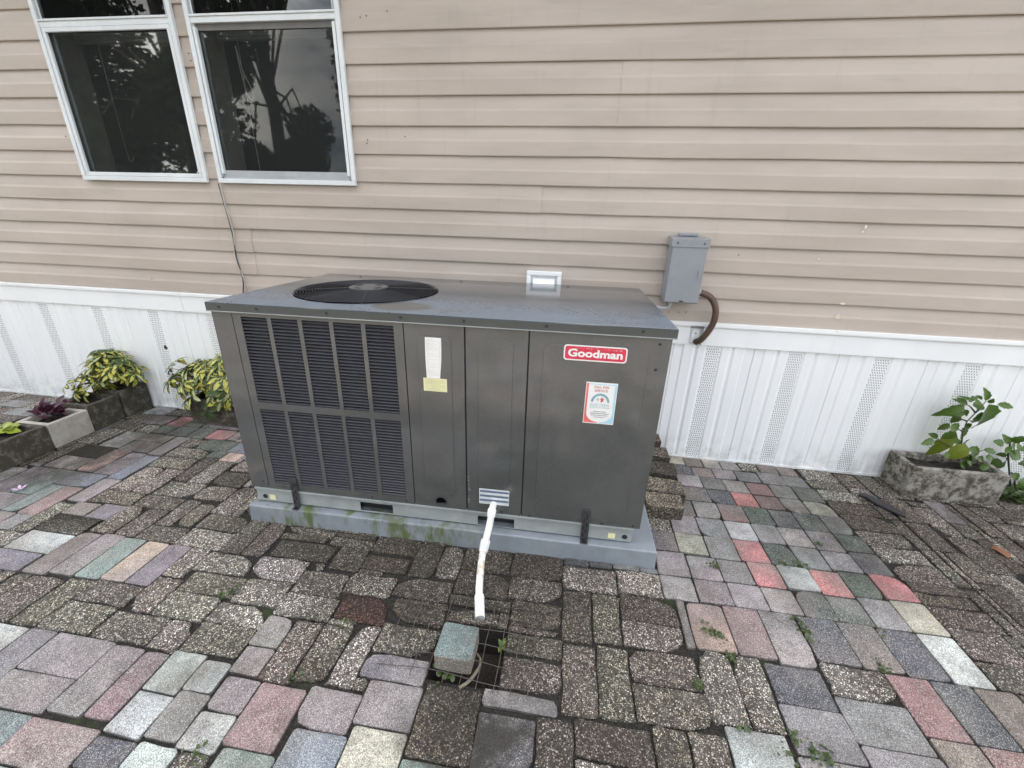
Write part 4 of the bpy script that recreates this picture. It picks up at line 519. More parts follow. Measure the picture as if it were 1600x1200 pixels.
# skirting rail: fascia with a ledge, in lengths with butt joints, and a gap at the conduit
for a, b in ((-7, -1.985 - .37), (-2.352, .622), (.69, 3.4), (3.403, 7)):
    mb = MB(); mb.add([(a, -.008, .679), (a, -.019, .681), (a, -.021, .775), (a, -.029, .780), (a, -.030, .794), (a, -.004, .8025), (b, -.008, .679), (b, -.019, .681), (b, -.021, .775), (b, -.029, .780), (b, -.030, .794), (b, -.004, .8025)],
        [(i, i+6, i+7, i+1) for i in range(5)] + [(0, 1, 2, 3, 4, 5), (11, 10, 9, 8, 7, 6)])
    mb.build('skirting_rail', M['vinyl'], house)
MB().box((.45, -.031, .7835), (1.307, -.0045, .8035)).build('rail_cap', M['vinyl'], house, bevel=.002)
MB().box((1.309, -.031, .7835), (3.0, -.0045, .8035)).build('rail_cap', M['vinyl'], house, bevel=.002)
MB().box((.615, -.006, .68), (.70, -.003, .766)).build('backing_board', M['vinyl'], house); MB().box((.612, -.005, .766), (.70, -.002, .781)).build('backing_strip', M['alugrey'], house)
MB().box((.634, -.0135, .694), (.672, -.0105, .764)).build('skirting_tab', M['vinyl'], house, bevel=.002)
MB().tube([(.655, -.014, .742), (.655, -.0165, .742)], .003, 10).build('screw', M['screw'], house)
bt = MB().box((-7, -.012, -.006), (7, -.002, .010)); bt.build('ground_track', M['vinyl'], house)

def window(i, xa, xb):
    w = MB(); f = .022
    # outer flange and frame
    w.box((xa, -.034, WZ0), (xb, -.016, WZ0 + f)); w.box((xa, -.034, WZ1 - f), (xb, -.016, WZ1))
    w.box((xa, -.034, WZ0 + f), (xa + f, -.016, WZ1 - f)); w.box((xb - f, -.034, WZ0 + f), (xb, -.016, WZ1 - f))
    W_ = w.build('window', M['alu'], house, bevel=.002)
    g = MB(); g.box((xa + f, -.026, WZ0 + f), (xa + f + .012, .03, WZ1 - f)); g.box((xb - f - .012, -.026, WZ0 + f), (xb - f, .03, WZ1 - f)); g.box((xa + f, -.026, WZ0 + f), (xb - f, .03, WZ0 + f + .010))
    g.box((xa + f + .012, -.026, WZ1 - f - .012), (xb - f - .012, .03, WZ1 - f)); g.build('track', M['alugrey'], W_, bevel=.001)
    mr = MB().box((xa + f, -.030, 2.094), (xb - f, -.004, 2.118)); mr.box((xa + f, -.036, 2.118), (xb - f, -.010, 2.127)); mr.build('meeting_rail', M['alu'], W_, bevel=.0015)
    a, b = xa + f + .004, xb - f - .004
    if i == 0:                                # lower sash pulled down with its bright frame
        s_ = MB(); s_.box((a, -.0315, WZ0 + f + .001), (b, -.018, WZ0 + f + .020)); s_.box((a, -.0315, 2.075), (b, -.018, 2.093)); s_.box((a, -.0315, WZ0 + f + .020), (a + .018, -.018, 2.075)); s_.box((b - .018, -.0315, WZ0 + f + .020), (b, -.018, 2.075))
        s_.build('sash_frame', M['alu'], W_, bevel=.002)
        for xx in (a + .012, b - .012):
            t = [(xx + .010*math.cos(q*.63), -.034, WZ0 + f + .022 + .010*math.sin(q*.63)) for q in range(9)]
            MB().tube(t, .0016, 6).build('pull_ring', M['alu'], W_)
    else:
        s_ = MB(); s_.box((a, -.018, WZ0 + f + .010), (b, -.006, WZ0 + f + .040)); s_.build('sash_frame', M['alugrey'], W_, bevel=.002)
        MB().box((b - .016, -.0315, WZ0 + f + .022), (b - .001, -.014, 2.085)).build('screen_track', M['alu'], W_, bevel=.0015); MB().box((a + .001, -.0315, WZ0 + f + .022), (a + .015, -.014, 2.08)).build('screen_track', M['alu'], W_, bevel=.0015)
        s_ = MB(); s_.box((a, -.016, 2.068), (b, -.004, 2.0935)); s_.build('sash_rail', plain('bronze_rail', (.13, .125, .12), .5), W_)
    MB().box((a + .002, -.0125 if i == 0 else -.009, WZ0 + f + .012), (b - .002, -.0095 if i == 0 else -.008, 2.094)).build('glass_pane', M['glass_screen'], W_)
    MB().box((a + .002, -.020, 2.118), (b - .002, -.017, WZ1 - f)).build('glass_pane', M['glass'], W_)
    u = MB(); u.box((a - .004, -.024, 2.127), (a + .012, -.006, WZ1 - f)); u.box((b - .012, -.024, 2.127), (b + .004, -.006, WZ1 - f)); u.build('upper_sash_frame', M['alu'], W_, bevel=.0015)
    # inside: jambs, blind rail, lowered blind, cords
    r_ = MB(); r_.box((xa + .004, .03, WZ0), (xa + .03, .145, WZ1)); r_.box((xb - .03, .03, WZ0), (xb - .004, .145, WZ1)); r_.box((xa + .03, .03, WZ0), (xb - .03, .145, WZ0 + .02)); r_.build('jamb', M['reveal'], W_)
    t_ = MB()
    for q in (.006, .019): t_.box((xa + .03 + q, .122, WZ0 + .02), (xa + .036 + q, .128, 2.16))
    t_.build('blind_edge', M['alugrey'], W_)
    MB().box((xa + .03, .146, WZ0), (xb - .03, .15, WZ1)).build('blind', M['blind'], W_)
    h_ = MB(); zt = 2.074
    for z_, y_ in ((zt, .116), (zt + .014, .113), (zt + .028, .116)): h_.box((xa + .033, y_, z_), (xb - .033, .14, z_ + .0125))
    h_.build('blind_rail', M['blindrail'], W_)
    cx = xa + (.20 if i == 0 else .165)
    if i == 0:
        c_ = spline([(cx, .09, 2.44), (cx + .002, .085, 2.1), (cx + .004, .08, 1.75), (cx + .006, .08, 1.55), (cx + .018, .078, 1.51), (cx + .038, .078, 1.525), (cx + .045, .078, 1.54)], 6)
    else:
        c_ = spline([(cx, .09, 2.44), (cx, .085, 2.0), (cx + .004, .08, 1.7), (cx + .008, .08, 1.45)], 6)
        MB().tube(spline([(cx + .004, .06, 2.03), (cx + .02, .06, 1.93), (cx + .055, .06, 1.84), (cx + .048, .06, 1.80), (cx + .022, .06, 1.83), (cx + .008, .06, 1.93), (cx + .002, .06, 2.03)], 6), .0022, 5).build('cord_loop', M['cord'], W_)
    MB().tube(c_, .0014, 5).build('cord', M['cord'], W_)
for i, (a, b) in enumerate(WX): window(i, a, b)
# louvred dryer hood behind the unit
v = MB(); x0, x1, z0, z1 = -.243, -.062, .842, 1.022
for a, b in (((x0, z1-.022), (x1, z1)), ((x0, z0), (x1, z0+.022)), ((x0, z0+.022), (x0+.022, z1-.022)), ((x1-.022, z0+.022), (x1, z1-.022))): v.box((a[0], -.036, a[1]), (b[0], -.014, b[1]))
vh = v.build('vent_hood', M['vinyl'], house, bevel=.003)
MB().box((x0+.022, -.020, z0+.022), (x1-.022, -.014, z1-.022)).build('hood_back', M['vinyl'], vh)
for k in range(3):
    z_ = .975 - .042 * k; fl = MB(); fl.add([(x0+.034, -.021, z_+.012), (x1-.034, -.021, z_+.012), (x1-.034, -.046, z_-.018), (x0+.034, -.046, z_-.018), (x0+.034, -.021, z_+.009), (x1-.034, -.021, z_+.009), (x1-.034, -.044, z_-.021), (x0+.034, -.044, z_-.021)],
        [(0, 3, 2, 1), (4, 5, 6, 7), (3, 7, 6, 2), (0, 4, 7, 3), (1, 2, 6, 5)]); fl.build('flap', M['vinyl'], vh)
# nail holes, chips and marks in the siding
for x_, z_ in ((-2.80, 2.06), (-2.81, 1.62), (-1.05, 2.10), (-1.02, 2.105), (-.92, 2.12), (-1.07, 1.60), (-1.065, 1.615), (-.87, 1.63), (-2.52, .87), (.50, .845), (.55, .848), (.585, .85), (.78, 1.14), (-1.955, 1.98), (-1.95, 1.95)):
    MB().tube([(x_, -.0168, z_), (x_, -.0185, z_)], .0028, 8).build('nail_hole', M['dark'], house)
for x_, z_, w_, h_ in ((1.302, .934, .03, .012), (1.300, .868, .024, .028), (1.297, 1.283, .010, .016), (1.292, 1.262, .006, .010), (1.14, 1.135, .006, .008)):
    pts = [(x_ + w_ * .6 * math.cos(a) * random.uniform(.6, 1.1), z_ + h_ * .6 * math.sin(a) * random.uniform(.6, 1.1)) for a in [q * .7 for q in range(9)]]
    mb = MB(); mb.add([(p, -.0187, q) for p, q in pts], [tuple(range(9))]); mb.build('paint_chip', M['chip'], house)
mb = MB(); mb.add([(-2.585, -.0078, .425), (-2.568, -.0078, .418), (-2.556, -.0078, .428), (-2.562, -.0078, .437), (-2.571, -.0078, .45), (-2.583, -.0078, .437)], [(0, 1, 2, 3, 4, 5)]); mb.build('broken_hole', M['dark'], house)

# cable from the window down behind the unit
cb = thing('cable', 'thin black and white twin cable hanging from the window sill down the siding', 'cable', (-1.925, -.03, .6))
for off, mt, nm in ((0, M['black'], 'wire'), (.007, plain('dirty_white_wire', (.38, .37, .35), .6), 'wire')):
    pts = spline([(0 + off, -.004, .80), (.012 + off*.5, -.004, .68), (.022 + off, -.004, .55), (.018 - off, -.004, .42), (.03 + off, -.004, .30), (.012 + off*2, -.004, .2), (.0 + off, -.004, .02)], 8)
    MB().tube(pts, .0033, 6).build(nm, mt, cb)

# ------------------------------------------------------------------ disconnect box
eb = thing('disconnect_box', 'grey metal electrical disconnect box on the siding right of the cooling unit', 'electrical box', (.53, -.017, .908))
MB().box((-.082, -.083, 0), (.082, 0, .292)).build('housing', M['boxgrey'], eb, bevel=.002)
cv = MB().box((-.079, -.0905, .004), (.079, -.0835, .268)); cv.build('cover', M['boxgrey'], eb, bevel=.003)
hd = MB(); hd.add([(-.086, -.094, .262), (.086, -.094, .262), (.086, -.094, .300), (-.086, -.094, .300), (-.086, 0, .262), (.086, 0, .262), (.086, 0, .309), (-.086, 0, .309), (-.086, -.088, .262), (.086, -.088, .262)],
    [(0, 1, 2, 3), (3, 2, 6, 7), (0, 3, 7, 4), (1, 5, 6, 2), (4, 7, 6, 5), (0, 4, 5, 1)]); hd.build('rain_hood', M['boxgrey'], eb, bevel=.002)
MB().box((.055, -.094, .12), (.069, -.0906, .16)).build('latch', M['boxgrey'], eb, bevel=.001)
for q in (-.06, .06): MB().tube([(q, -.0946, .281), (q, -.0965, .281)], .004, 10).build('screw', M['screw'], eb)
MB().box((-.045, -.018, .309), (.045, 0, .324)).build('mounting_tab', M['boxgrey'], eb, bevel=.004)
MB().box((-.009, -.0925, .008), (.009, -.0907, .014)).build('hasp_slot', M['dark'], eb)
MB().tube([(.078, -.045, .055), (.094, -.045, .052)], .016, 14).build('fitting', M['alugrey'], eb)
path = spline([(.094, -.045, .052), (.145, -.05, .03), (.176, -.055, -.015), (.184, -.055, -.075), (.172, -.05, -.13), (.148, -.035, -.185), (.13, -.005, -.212)], 16)
MB().tube(path, [.0165 if k % 2 else .0148 for k in range(len(path))], 14, mi=0).build('flexible_conduit', M['brown'], eb, smooth=True)
path = spline([(-.045, -.05, -.002), (-.047, -.052, -.026), (-.07, -.055, -.034), (-.12, -.06, -.03), (-.21, -.07, -.02), (-.27, -.07, -.06)], 6)
MB().tube(path, .0095, 10).build('conduit', M['alugrey'], eb, smooth=True)
MB().tube([(-.045, -.05, .001), (-.045, -.05, -.014)], .014, 12).build('fitting', M['alugrey'], eb)

# ------------------------------------------------------------------ pad and packaged unit
AX, AY, YW, W, D, HT, HB = -1.3124, -.9058, .012, 1.6476, .8328, .9611, .1571
pd = thing('equipment_pad', 'pale grey raised pad under the cooling unit, green with moss at its left front', 'pad', (AX, AY, 0), YW)
q = MB(); x0, x1, y0, y1 = -.0143, W + .0733, -.0321, D - .02
q.add([(x0-.004, y0-.004, -.03), (x1+.004, y0-.004, -.03), (x1+.004, y1, -.03), (x0-.004, y1, -.03), (x0, y0, .0788), (x1, y0, .0788), (x1, y1, .0788), (x0, y1, .0788)], [(0,3,2,1),(4,5,6,7),(0,1,5,4),(1,2,6,5),(2,3,7,6),(3,0,4,7)])
q.build('slab', M['pad'], pd, bevel=.007, seg=3)
MB().box((x0 + .62, y0 - .0045, .066), (x0 + .715, y0 + .002, .0775)).build('moulding_mark', M['pad'], pd, bevel=.001)

ac = thing('cooling_unit', 'large dark grey packaged air conditioner with louvred front and round fan grille on top', 'air conditioner', (AX, AY, 0), YW)
T_ = .0035
def plate(name, u0, u1, z0, z1, y=0, th=T_, mat=None, parent=None, bevel=.0015, r=0):
    mb = MB()
    if r:
        ol = rrect(u1-u0, z1-z0, r, 5, (u0+u1)/2, (z0+z1)/2); n = len(ol)
        mb.add([(a, y - th, b) for a, b in ol] + [(a, y, b) for a, b in ol], [tuple(range(n)), tuple(range(n, 2*n))[::-1]] + [(i, n+i, n+(i+1) % n, (i+1) % n) for i in range(n)])
    else: mb.box((u0, y - th, z0), (u1, y, z1))
    return mb.build(name, mat or M['unit'], parent or ac, bevel=bevel)
cs = MB(); cs.box((.004, .05, HB), (W - .004, .055, .93)); cs.box((0, .004, HB), (.004, D, .93)); cs.box((W - .004, .004, HB), (W, D, .93)); cs.box((.004, D - .004, HB), (W - .004, D, .93)); cs.box((.004, .004, HB), (W - .004, D - .004, HB + .004))
cs.build('casing', M['unit'], ac)
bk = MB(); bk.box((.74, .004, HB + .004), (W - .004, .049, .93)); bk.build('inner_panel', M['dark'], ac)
plate('corner_post', 0, .080, HB, .932)
for a, b in ((.7375, .9540), (.9590, 1.1780), (1.1825, W)):
    p_ = plate('access_panel', a, b, HB, .932)
    if b < 1:
        e_ = plate('embossed_field', .785, .907, .222, .886, -T_, .0024, parent=p_, bevel=.0012, r=.022)
    elif b < 1.3: e_ = plate('embossed_field', 1.005, 1.128, .178, .886, -T_, .0024, parent=p_, bevel=.0012, r=.022)
    else: e_ = plate('embossed_field', 1.232, 1.582, .178, .884, -T_, .0024, parent=p_, bevel=.0012, r=.026)
# louvred panel: a pressed grid of ten openings, each filled with sloping slats
cols_ = [(.115, .2185), (.2345, .3385), (.3545, .4590), (.4745, .5790), (.5955, .7000)]; rows_ = [(.189, .5385), (.5685, .912)]
us = [.083] + [v for c_ in cols_ for v in c_] + [.7345]; zs = [HB, rows_[0][0], rows_[0][1], rows_[1][0], rows_[1][1], .932]
mb = MB()
for i in range(len(us) - 1):
    for k in range(len(zs) - 1):
        if i % 2 == 1 and k % 2 == 1: continue
        mb.box((us[i], -T_, zs[k]), (us[i+1], 0, zs[k+1]))
lp = mb.build('louvred_panel', M['unit'], ac)
pm = (rows_[0][1] - rows_[0][0]) / 27
sl = MB(); w2 = (cols_[0][1] - cols_[0][0])
sl.add([(0, .004, .0058), (w2, .004, .0058), (w2, -.0026, .0020), (0, -.0026, .0020), (0, .004, .0048), (w2, .004, .0048), (w2, -.0026, .0006), (0, -.0026, .0006)],
    [(0, 3, 2, 1), (4, 5, 6, 7), (3, 7, 6, 2), (0, 4, 7, 3), (1, 2, 6, 5)])
first = None
for c_ in cols_:
    for (za, zb) in rows_:
        for k in range(27):
            loc = (c_[0], random.gauss(0, .0002), za + (zb - za) / 27 * k + .0022)
            if first is None: first = sl.build('louver', M['louver'], lp, loc)
            else: inst(first, lp, loc)
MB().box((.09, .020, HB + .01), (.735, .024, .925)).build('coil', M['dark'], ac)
# lid with the round fan opening
FC = (.432, .388); FR = .302; N = 96
lid = MB(); lx0, lx1, ly0, ly1 = -.012, W + .012, -.012, D + .012
def edge_pt(a):
    dx, dy = math.cos(a), math.sin(a); t = min([(lx1 - FC[0]) / dx if dx > 1e-9 else 9e9, (lx0 - FC[0]) / dx if dx < -1e-9 else 9e9, (ly1 - FC[1]) / dy if dy > 1e-9 else 9e9, (ly0 - FC[1]) / dy if dy < -1e-9 else 9e9])
    return FC[0] + dx * t, FC[1] + dy * t
angs = sorted(set([2*math.pi*k/N for k in range(N)] + [math.atan2(y - FC[1], x_ - FC[0]) % (2*math.pi) for x_ in (lx0, lx1) for y in (ly0, ly1)])); n = len(angs)
inner = [(FC[0] + FR*math.cos(a), FC[1] + FR*math.sin(a)) for a in angs]; outer = [edge_pt(a) for a in angs]
vs = [(x_, y, HT) for x_, y in outer] + [(x_, y, HT) for x_, y in inner] + [(FC[0] + (FR-.004)*math.cos(a), FC[1] + (FR-.004)*math.sin(a), HT - .006) for a in angs] + [(FC[0] + (FR-.004)*math.cos(a), FC[1] + (FR-.004)*math.sin(a), HT - .26) for a in angs] + [(x_, y, .9305) for x_, y in outer]
fs = []
for i in range(n):
    j = (i + 1) % n
    fs += [(i, j, n+j, n+i), (n+i, n+j, 2*n+j, 2*n+i), (i, 4*n+i, 4*n+j, j)]
lid.add(vs, fs)
ld = lid.build('lid', M['lid'], ac, bevel=.0035, seg=2)
well = MB(); well.add([(FC[0] + (FR-.0045)*math.cos(a), FC[1] + (FR-.0045)*math.sin(a), z_) for z_ in (HT - .0065, HT - .26) for a in angs] , [(i, (i+1) % n, n+(i+1) % n, n+i) for i in range(n)] + [tuple(range(n, 2*n))])
well.build('fan_well', M['dark'], ac)
fl = MB(); fl.box((lx0, ly0 - .0012, .9268), (lx1, ly0 + .006, .9304)); fl.build('lid_flange', M['rail'], ac, bevel=.0008)
fg = thing('fan_guard', None, None, (FC[0], FC[1], 0)); fg.parent = ac
nr = 19
for k in range(nr):
    r_ = .088 + (FR - .006 - .088) * k / (nr - 1); z_ = HT + .004 + .010 * (1 - (r_ / FR) ** 2)
    mb = MB(); m_ = 72
    mb.add([((r_ + (.0014)*math.cos(b))*math.cos(a), (r_ + (.0014)*math.cos(b))*math.sin(a), z_ + (.0014)*math.sin(b)) for a in [2*math.pi*i/m_ for i in range(m_)] for b in [math.pi/2*j for j in range(4)]],
        [(i*4+j, i*4+(j+1) % 4, ((i+1) % m_)*4+(j+1) % 4, ((i+1) % m_)*4+j) for i in range(m_) for j in range(4)])
    mb.build('ring', M['guard'], fg, smooth=True)
for k in range(8):
    a = math.pi/4*k + .35
    MB().tube([(.06*math.cos(a), .06*math.sin(a), HT + .013), (.2*math.cos(a), .2*math.sin(a), HT + .008), (FR*math.cos(a), FR*math.sin(a), HT + .001)], .0022, 6).build('spoke', M['guard'], fg)
cp = MB().tube([(0, 0, HT + .012), (0, 0, HT + .017)], .082, 32); cp.build('cap_plate', M['hubplate'], fg, bevel=.001)
for k in range(4):
    a = math.pi/4 + math.pi/2*k + .35
    MB().box((-.016, -.008, 0), (.016, .008, .0012)).build('slot', M['dark'], fg, M4=Matrix.Translation((.058*math.cos(a), .058*math.sin(a), HT + .0172)) @ Matrix.Rotation(a + 1.57, 4, 'Z'))
for k in range(3):
    mb = MB(); rows2 = []
    for j in range(9):
        r_ = .07 + .2 * j / 8; sp_ = .55
        rows2.append([(r_*math.cos(t), r_*math.sin(t), HT - .05 + .035*(t0)) for t0, t in [(u_ - .5, 2.094*k + .9 + u_*1.25*(.6 + .4*j/8)) for u_ in (0, .25, .5, .75, 1)]])
    vs = [p for r2 in rows2 for p in r2]; mb.add(vs, [(a*5+b, a*5+b+1, (a+1)*5+b+1, (a+1)*5+b) for a in range(8) for b in range(4)])
    o = mb.build('fan_blade', M['guard'], ac, (FC[0], FC[1], 0), smooth=True); so = o.modifiers.new('thickness', 'SOLIDIFY'); so.thickness = .003
MB().tube([(FC[0], FC[1], HT - .12), (FC[0], FC[1], HT - .03)], .075, 24).build('fan_motor', M['dark'], ac)
def screw(u, z, y=-T_, r=.0048, parent=None):
    MB().tube([(u, y, z), (u, y - .0025, z)], [r, r*.8], 10).build('screw', M['screw'], parent or ac)
for u in (.045, .192, .46, .732, .956, 1.237, 1.55): screw(u, .946, -.012)
for u, z in ((1.61, .906), (1.609, .817), (.06, .19), (.15, .17), (.55, .170), (.70, .170), (1.10, .166), (1.215, .166), (1.50, .166), (1.62, .17)): screw(u, z)
for u in (.2, .75, 1.3): MB().tube([(u, D - .05, HT), (u, D - .05, HT + .003)], .005, 10).build('screw', M['screw'], ac)
# knock-out hole and drain hole in the panels
kh = [(.849 + .0245*math.cos(a), .187 + .0245*math.sin(a)) for a in [2*math.pi*k/20 for k in range(20)]]; kh = [(a, max(b, .176)) for a, b in kh]
mb = MB(); mb.add([(a, -T_ - .0006, b) for a, b in kh], [tuple(range(20))]); mb.build('knockout_hole', plain('black_hole', (.004, .004, .004), 1, spec=0), ac)
MB().tube([(.849 + .022*math.cos(a), -T_ - .001, .187 + .022*math.sin(a)) for a in [2*math.pi*k/24 for k in range(25)] if .187 + .022*math.sin(a) > .176], .0022, 5).build('grommet', M['black'], ac)
# base rail with lifting slots
RB, RT = .0850, .1560
mb = MB(); SL = [(.488, .634, .089, .134), (1.000, 1.152, .084, .131)]
prev = .012
for a, b, c_, d_ in SL:
    mb.box((prev, .002, RB), (a, .006, RT)); mb.box((a, .002, RB), (b, .006, c_)); mb.box((a, .002, d_), (b, .006, RT)); prev = b
mb.box((prev, .002, RB), (1.624, .006, RT)); mb.box((.012, .002, RT), (1.624, .03, RT + .0008)); mb.box((.012, .006, RB), (.016, D - .02, RT)); mb.box((1.620, .006, RB), (1.624, D - .02, RT))
mb.box((.012, -.008, RT - .006), (1.624, .0019, RT + .0004))
br = mb.build('base_rail', M['rail'], ac)
MB().box((.03, .035, RB), (1.60, .039, RT)).build('rail_back', M['dark'], ac)
for u in (.049, 1.596): MB().tube([(u, .0022, .108), (u, .0002, .108)], .0105, 16).build('rail_hole', M['dark'], br)
for u in (.083, 1.545): plate('inspection_label', u - .014, u + .014, .094, .119, .0015, .0008, M['yellow'], br, 0)
# perforated hold-down straps
def strap(u, zt, slots):
    mb = MB(); mb.box((u - .015, -.0135, .079), (u + .015, -.0105, zt)); mb.box((u - .015, -.034, .0792), (u + .015, -.0105, .082))
    s_ = mb.build('hold_down_strap', M['strap'], ac, bevel=.001)
    for k, z_ in enumerate(slots):
        MB().box((u - .010 + .010*(k % 2), -.0145, z_), (u - .004 + .010*(k % 2), -.0136, z_ + .016)).build('slot', M['dark'], s_)
    MB().tube([(u, -.026, .082), (u, -.026, .088)], .0075, 6).build('bolt', M['screw'], s_)
def strap2(u, zt): strap(u, zt, [.10, .118, .135, .152, .17, .185])
strap2(.205, .228); strap2(1.437, .226)
# ---- printed labels
def text_mesh(s, h, bold=0, name='lettering', mat=None, parent=None, u=0, z=0, y=0, wfit=None, shear=0, italic=False):
    cu = bpy.data.curves.new(name, 'FONT'); cu.body = s; cu.size = 1; cu.offset = bold; cu.align_x = 'CENTER'; cu.align_y = 'CENTER'; cu.shear = shear; cu.resolution_u = 3
    t = bpy.data.objects.new(name, cu); C.objects.link(t); dg = bpy.context.evaluated_depsgraph_get(); me = bpy.data.meshes.new_from_object(t.evaluated_get(dg)); bpy.data.objects.remove(t)
    xs = [v.co.x for v in me.vertices]; ys = [v.co.y for v in me.vertices]; cx, cy = (min(xs)+max(xs))/2, (min(ys)+max(ys))/2; sy = h / (max(ys)-min(ys)); sx = wfit / (max(xs)-min(xs)) if wfit else sy
    for v in me.vertices: v.co = Vector((u + (v.co.x-cx)*sx, y, z + (v.co.y-cy)*sy))
    me.materials.clear(); me.materials.append(mat); me.name = name; o = bpy.data.objects.new(name, me); C.objects.link(o); o.parent = parent; return o
def at(n_, u, z, rz):                          # an empty that carries a sticker, turned about its own centre
    e = thing(n_, None, None, (u, 0, z)); e.parent = ac; e.rotation_euler = (0, rz, 0); return e
bg_ = plate('name_badge', 1.300, 1.510, .8325, .887, -T_ - .0026, .0006, M['white'], ac, 0, r=.010)
plate('badge_field', 1.3045, 1.5055, .8370, .8825, -T_ - .0034, .0003, M['red'], bg_, 0, r=.008)
text_mesh('Goodman', .0285, .035, 'lettering', M['white'], bg_, 1.405, .8597, -T_ - .0041, .182)
rn = random.Random(5)
mb = MB()
for k in range(60):                            # flaked print along the top of the badge
    u, z = 1.335 + rn.random()*.16, .874 + rn.random()**2*.006; r_ = rn.uniform(.0004, .0011); mb.add([(u + r_*math.cos(a), -T_ - .0040, z + r_*math.sin(a)) for a in (0, 1.3, 2.6, 3.9, 5.2)], [(0, 1, 2, 3, 4)])
mb.build('flaked_print', M['white'], bg_)
sv = plate('service_sticker', 1.386, 1.493, 0.601, .7585, -T_ - .0026, .0004, M['white'], ac, 0)
y1_ = -T_ - .0033
def poly(n_, pts, mat, y, parent=sv): mb = MB(); mb.add([(a, y, b) for a, b in pts], [tuple(range(len(pts)))]); return mb.build(n_, mat, parent)
def corner(x0, x1, zb, zc, sgn):              # coloured side band that widens to a rounded foot
    pts = [(x0, .755), (x0, zb)] + [(x0 + sgn*.048, zb)] + [(x0 + sgn*(.048 - .041*math.sin(a)), zb + .0035 + .035*(1 - math.cos(a))) for a in [math.pi/2*k/7 for k in range(8)]] + [(x0 + sgn*.007, .755)]
    return pts if sgn > 0 else pts[::-1]
poly('red_band', corner(1.388, 0, .604, 0, 1), M['redlt'], y1_)
poly('blue_band', corner(1.491, 0, .604, 0, -1), M['bluelt'], y1_)
poly('top_band', [(1.3955, .7505), (1.4835, .7505), (1.4835, .7535), (1.3955, .7535)], M['bluelt'], y1_ - .0001)
text_mesh('CALL FOR', .0085, .01, 'lettering', M['inkred'], sv, 1.439, .7415, y1_ - .0003, .052)
text_mesh('SERVICE', .0085, .01, 'lettering', M['inkred'], sv, 1.439, .7285, y1_ - .0003, .045)
arc = [2*math.pi*k/40 for k in range(0, 21)]
pts = [(1.439 + .032*math.cos(a), .685 + .033*math.sin(a)) for a in arc] + [(1.439 + .024*math.cos(a), .685 + .025*math.sin(a)) for a in arc[::-1]]
mb = MB(); k_ = len(arc)
mb.add([(a, y1_ - .0002, b) for a, b in pts], [(i, i+1, 2*k_-2-i, 2*k_-1-i) for i in range(k_-1)]); mb.build('arch_emblem', M['slate'], sv)
poly('flame_mark', [(1.440, .688), (1.444, .683), (1.447, .690), (1.451, .688), (1.449, .695), (1.453, .699), (1.446, .700), (1.444, .707), (1.441, .699), (1.438, .697), (1.441, .693)], M['inkred'], y1_ - .0002)
for k in range(3): a = math.pi/3*k; poly('snow_mark', [(1.431 + .006*math.cos(a) - .0006*math.sin(a), .695 + .006*math.sin(a) + .0006*math.cos(a)), (1.431 - .006*math.cos(a) - .0006*math.sin(a), .695 - .006*math.sin(a) + .0006*math.cos(a)), (1.431 - .006*math.cos(a) + .0006*math.sin(a), .695 - .006*math.sin(a) - .0006*math.cos(a)), (1.431 + .006*math.cos(a) + .0006*math.sin(a), .695 + .006*math.sin(a) - .0006*math.cos(a))], M['slate'], y1_ - .0002 - .0001*k)
text_mesh('ELITE CREW', .008, 0, 'lettering', M['slate'], sv, 1.439, .6745, y1_ - .0004, .068, shear=.2)
text_mesh('HEATING & COOLING', .0052, 0, 'lettering', M['slate'], sv, 1.439, .6650, y1_ - .0004, .070)
def fine_print(u0, u1, z, mat, y, parent, h=.0018, seed=1):     # rows too small to read, as broken bars
    r3 = random.Random(seed); u = u0; mb = MB()
    while u < u1:
        w_ = min(r3.uniform(.002, .008), u1 - u); mb.add([(u, y, z), (u + w_, y, z), (u + w_, y, z + h), (u, y, z + h)], [(0, 1, 2, 3)]); u += w_ + .0014
    o = mb.build('fine_print', mat, parent); return o
for k, hw in enumerate((.022, .033, .029, .018)): fine_print(1.441 - hw, 1.441 + hw, .6475 - .0072*k, M['ink'], y1_ - .0004, sv, .0024, k)
# rating plate (bowed) and yellow label under it
mb = MB(); zz_ = [.728 + .152*k/10 for k in range(11)]; L_, Rr = [], []
for z_ in zz_:
    t = (z_ - .728)/.152; L_.append(.8145 - .0015*math.sin(t*3.1)); Rr.append(.864 + .0085*t + .003*math.sin(t*3.1))
vs = [(a, -T_ - .0034, z_) for a, z_ in zip(L_, zz_)] + [(b, -T_ - .0034, z_) for b, z_ in zip(Rr, zz_)]
mb.add(vs, [(k, 11+k, 12+k, k+1) for k in range(10)]); rp = mb.build('rating_plate', M['white'], ac); so = rp.modifiers.new('thickness', 'SOLIDIFY'); so.thickness = .0006
lt = plain('faint_print', (.5, .5, .5), .6)
for k, z_ in enumerate((.872, .866, .857, .851, .842, .835, .820, .812, .798, .785, .777, .769, .756, .748, .740)): fine_print(.822, .860 if k % 3 else .846, z_, lt, -T_ - .0042, rp, .0012, k + 20)
for u in (.8205, .8655): fine_print(u, u + .0009, .745, lt, -T_ - .0042, rp, .125, 3)
yl = plate('warning_label', .801, .889, .6765, .7275, -T_ - .0026, .0004, M['yellow'], ac, 0)
ly = plain('label_print', (.42, .40, .22), .6)
for k in range(9): fine_print(.808, .882 - (.02 if k % 4 == 3 else 0), .7195 - .0048*k, ly, -T_ - .0034, yl, .0013, k + 50)
fo = plate('foil_label', 1.008, 1.129, .2015, .2735, -T_ - .0028, .0005, M['foil'], ac, 0)
for k in range(3): poly('stripe', [(1.011, .2565 - .021*k), (1.127, .2575 - .021*k), (1.127, .2675 - .021*k), (1.011, .2665 - .021*k)], M['stripe'], -T_ - .0038, fo)
mb = MB()
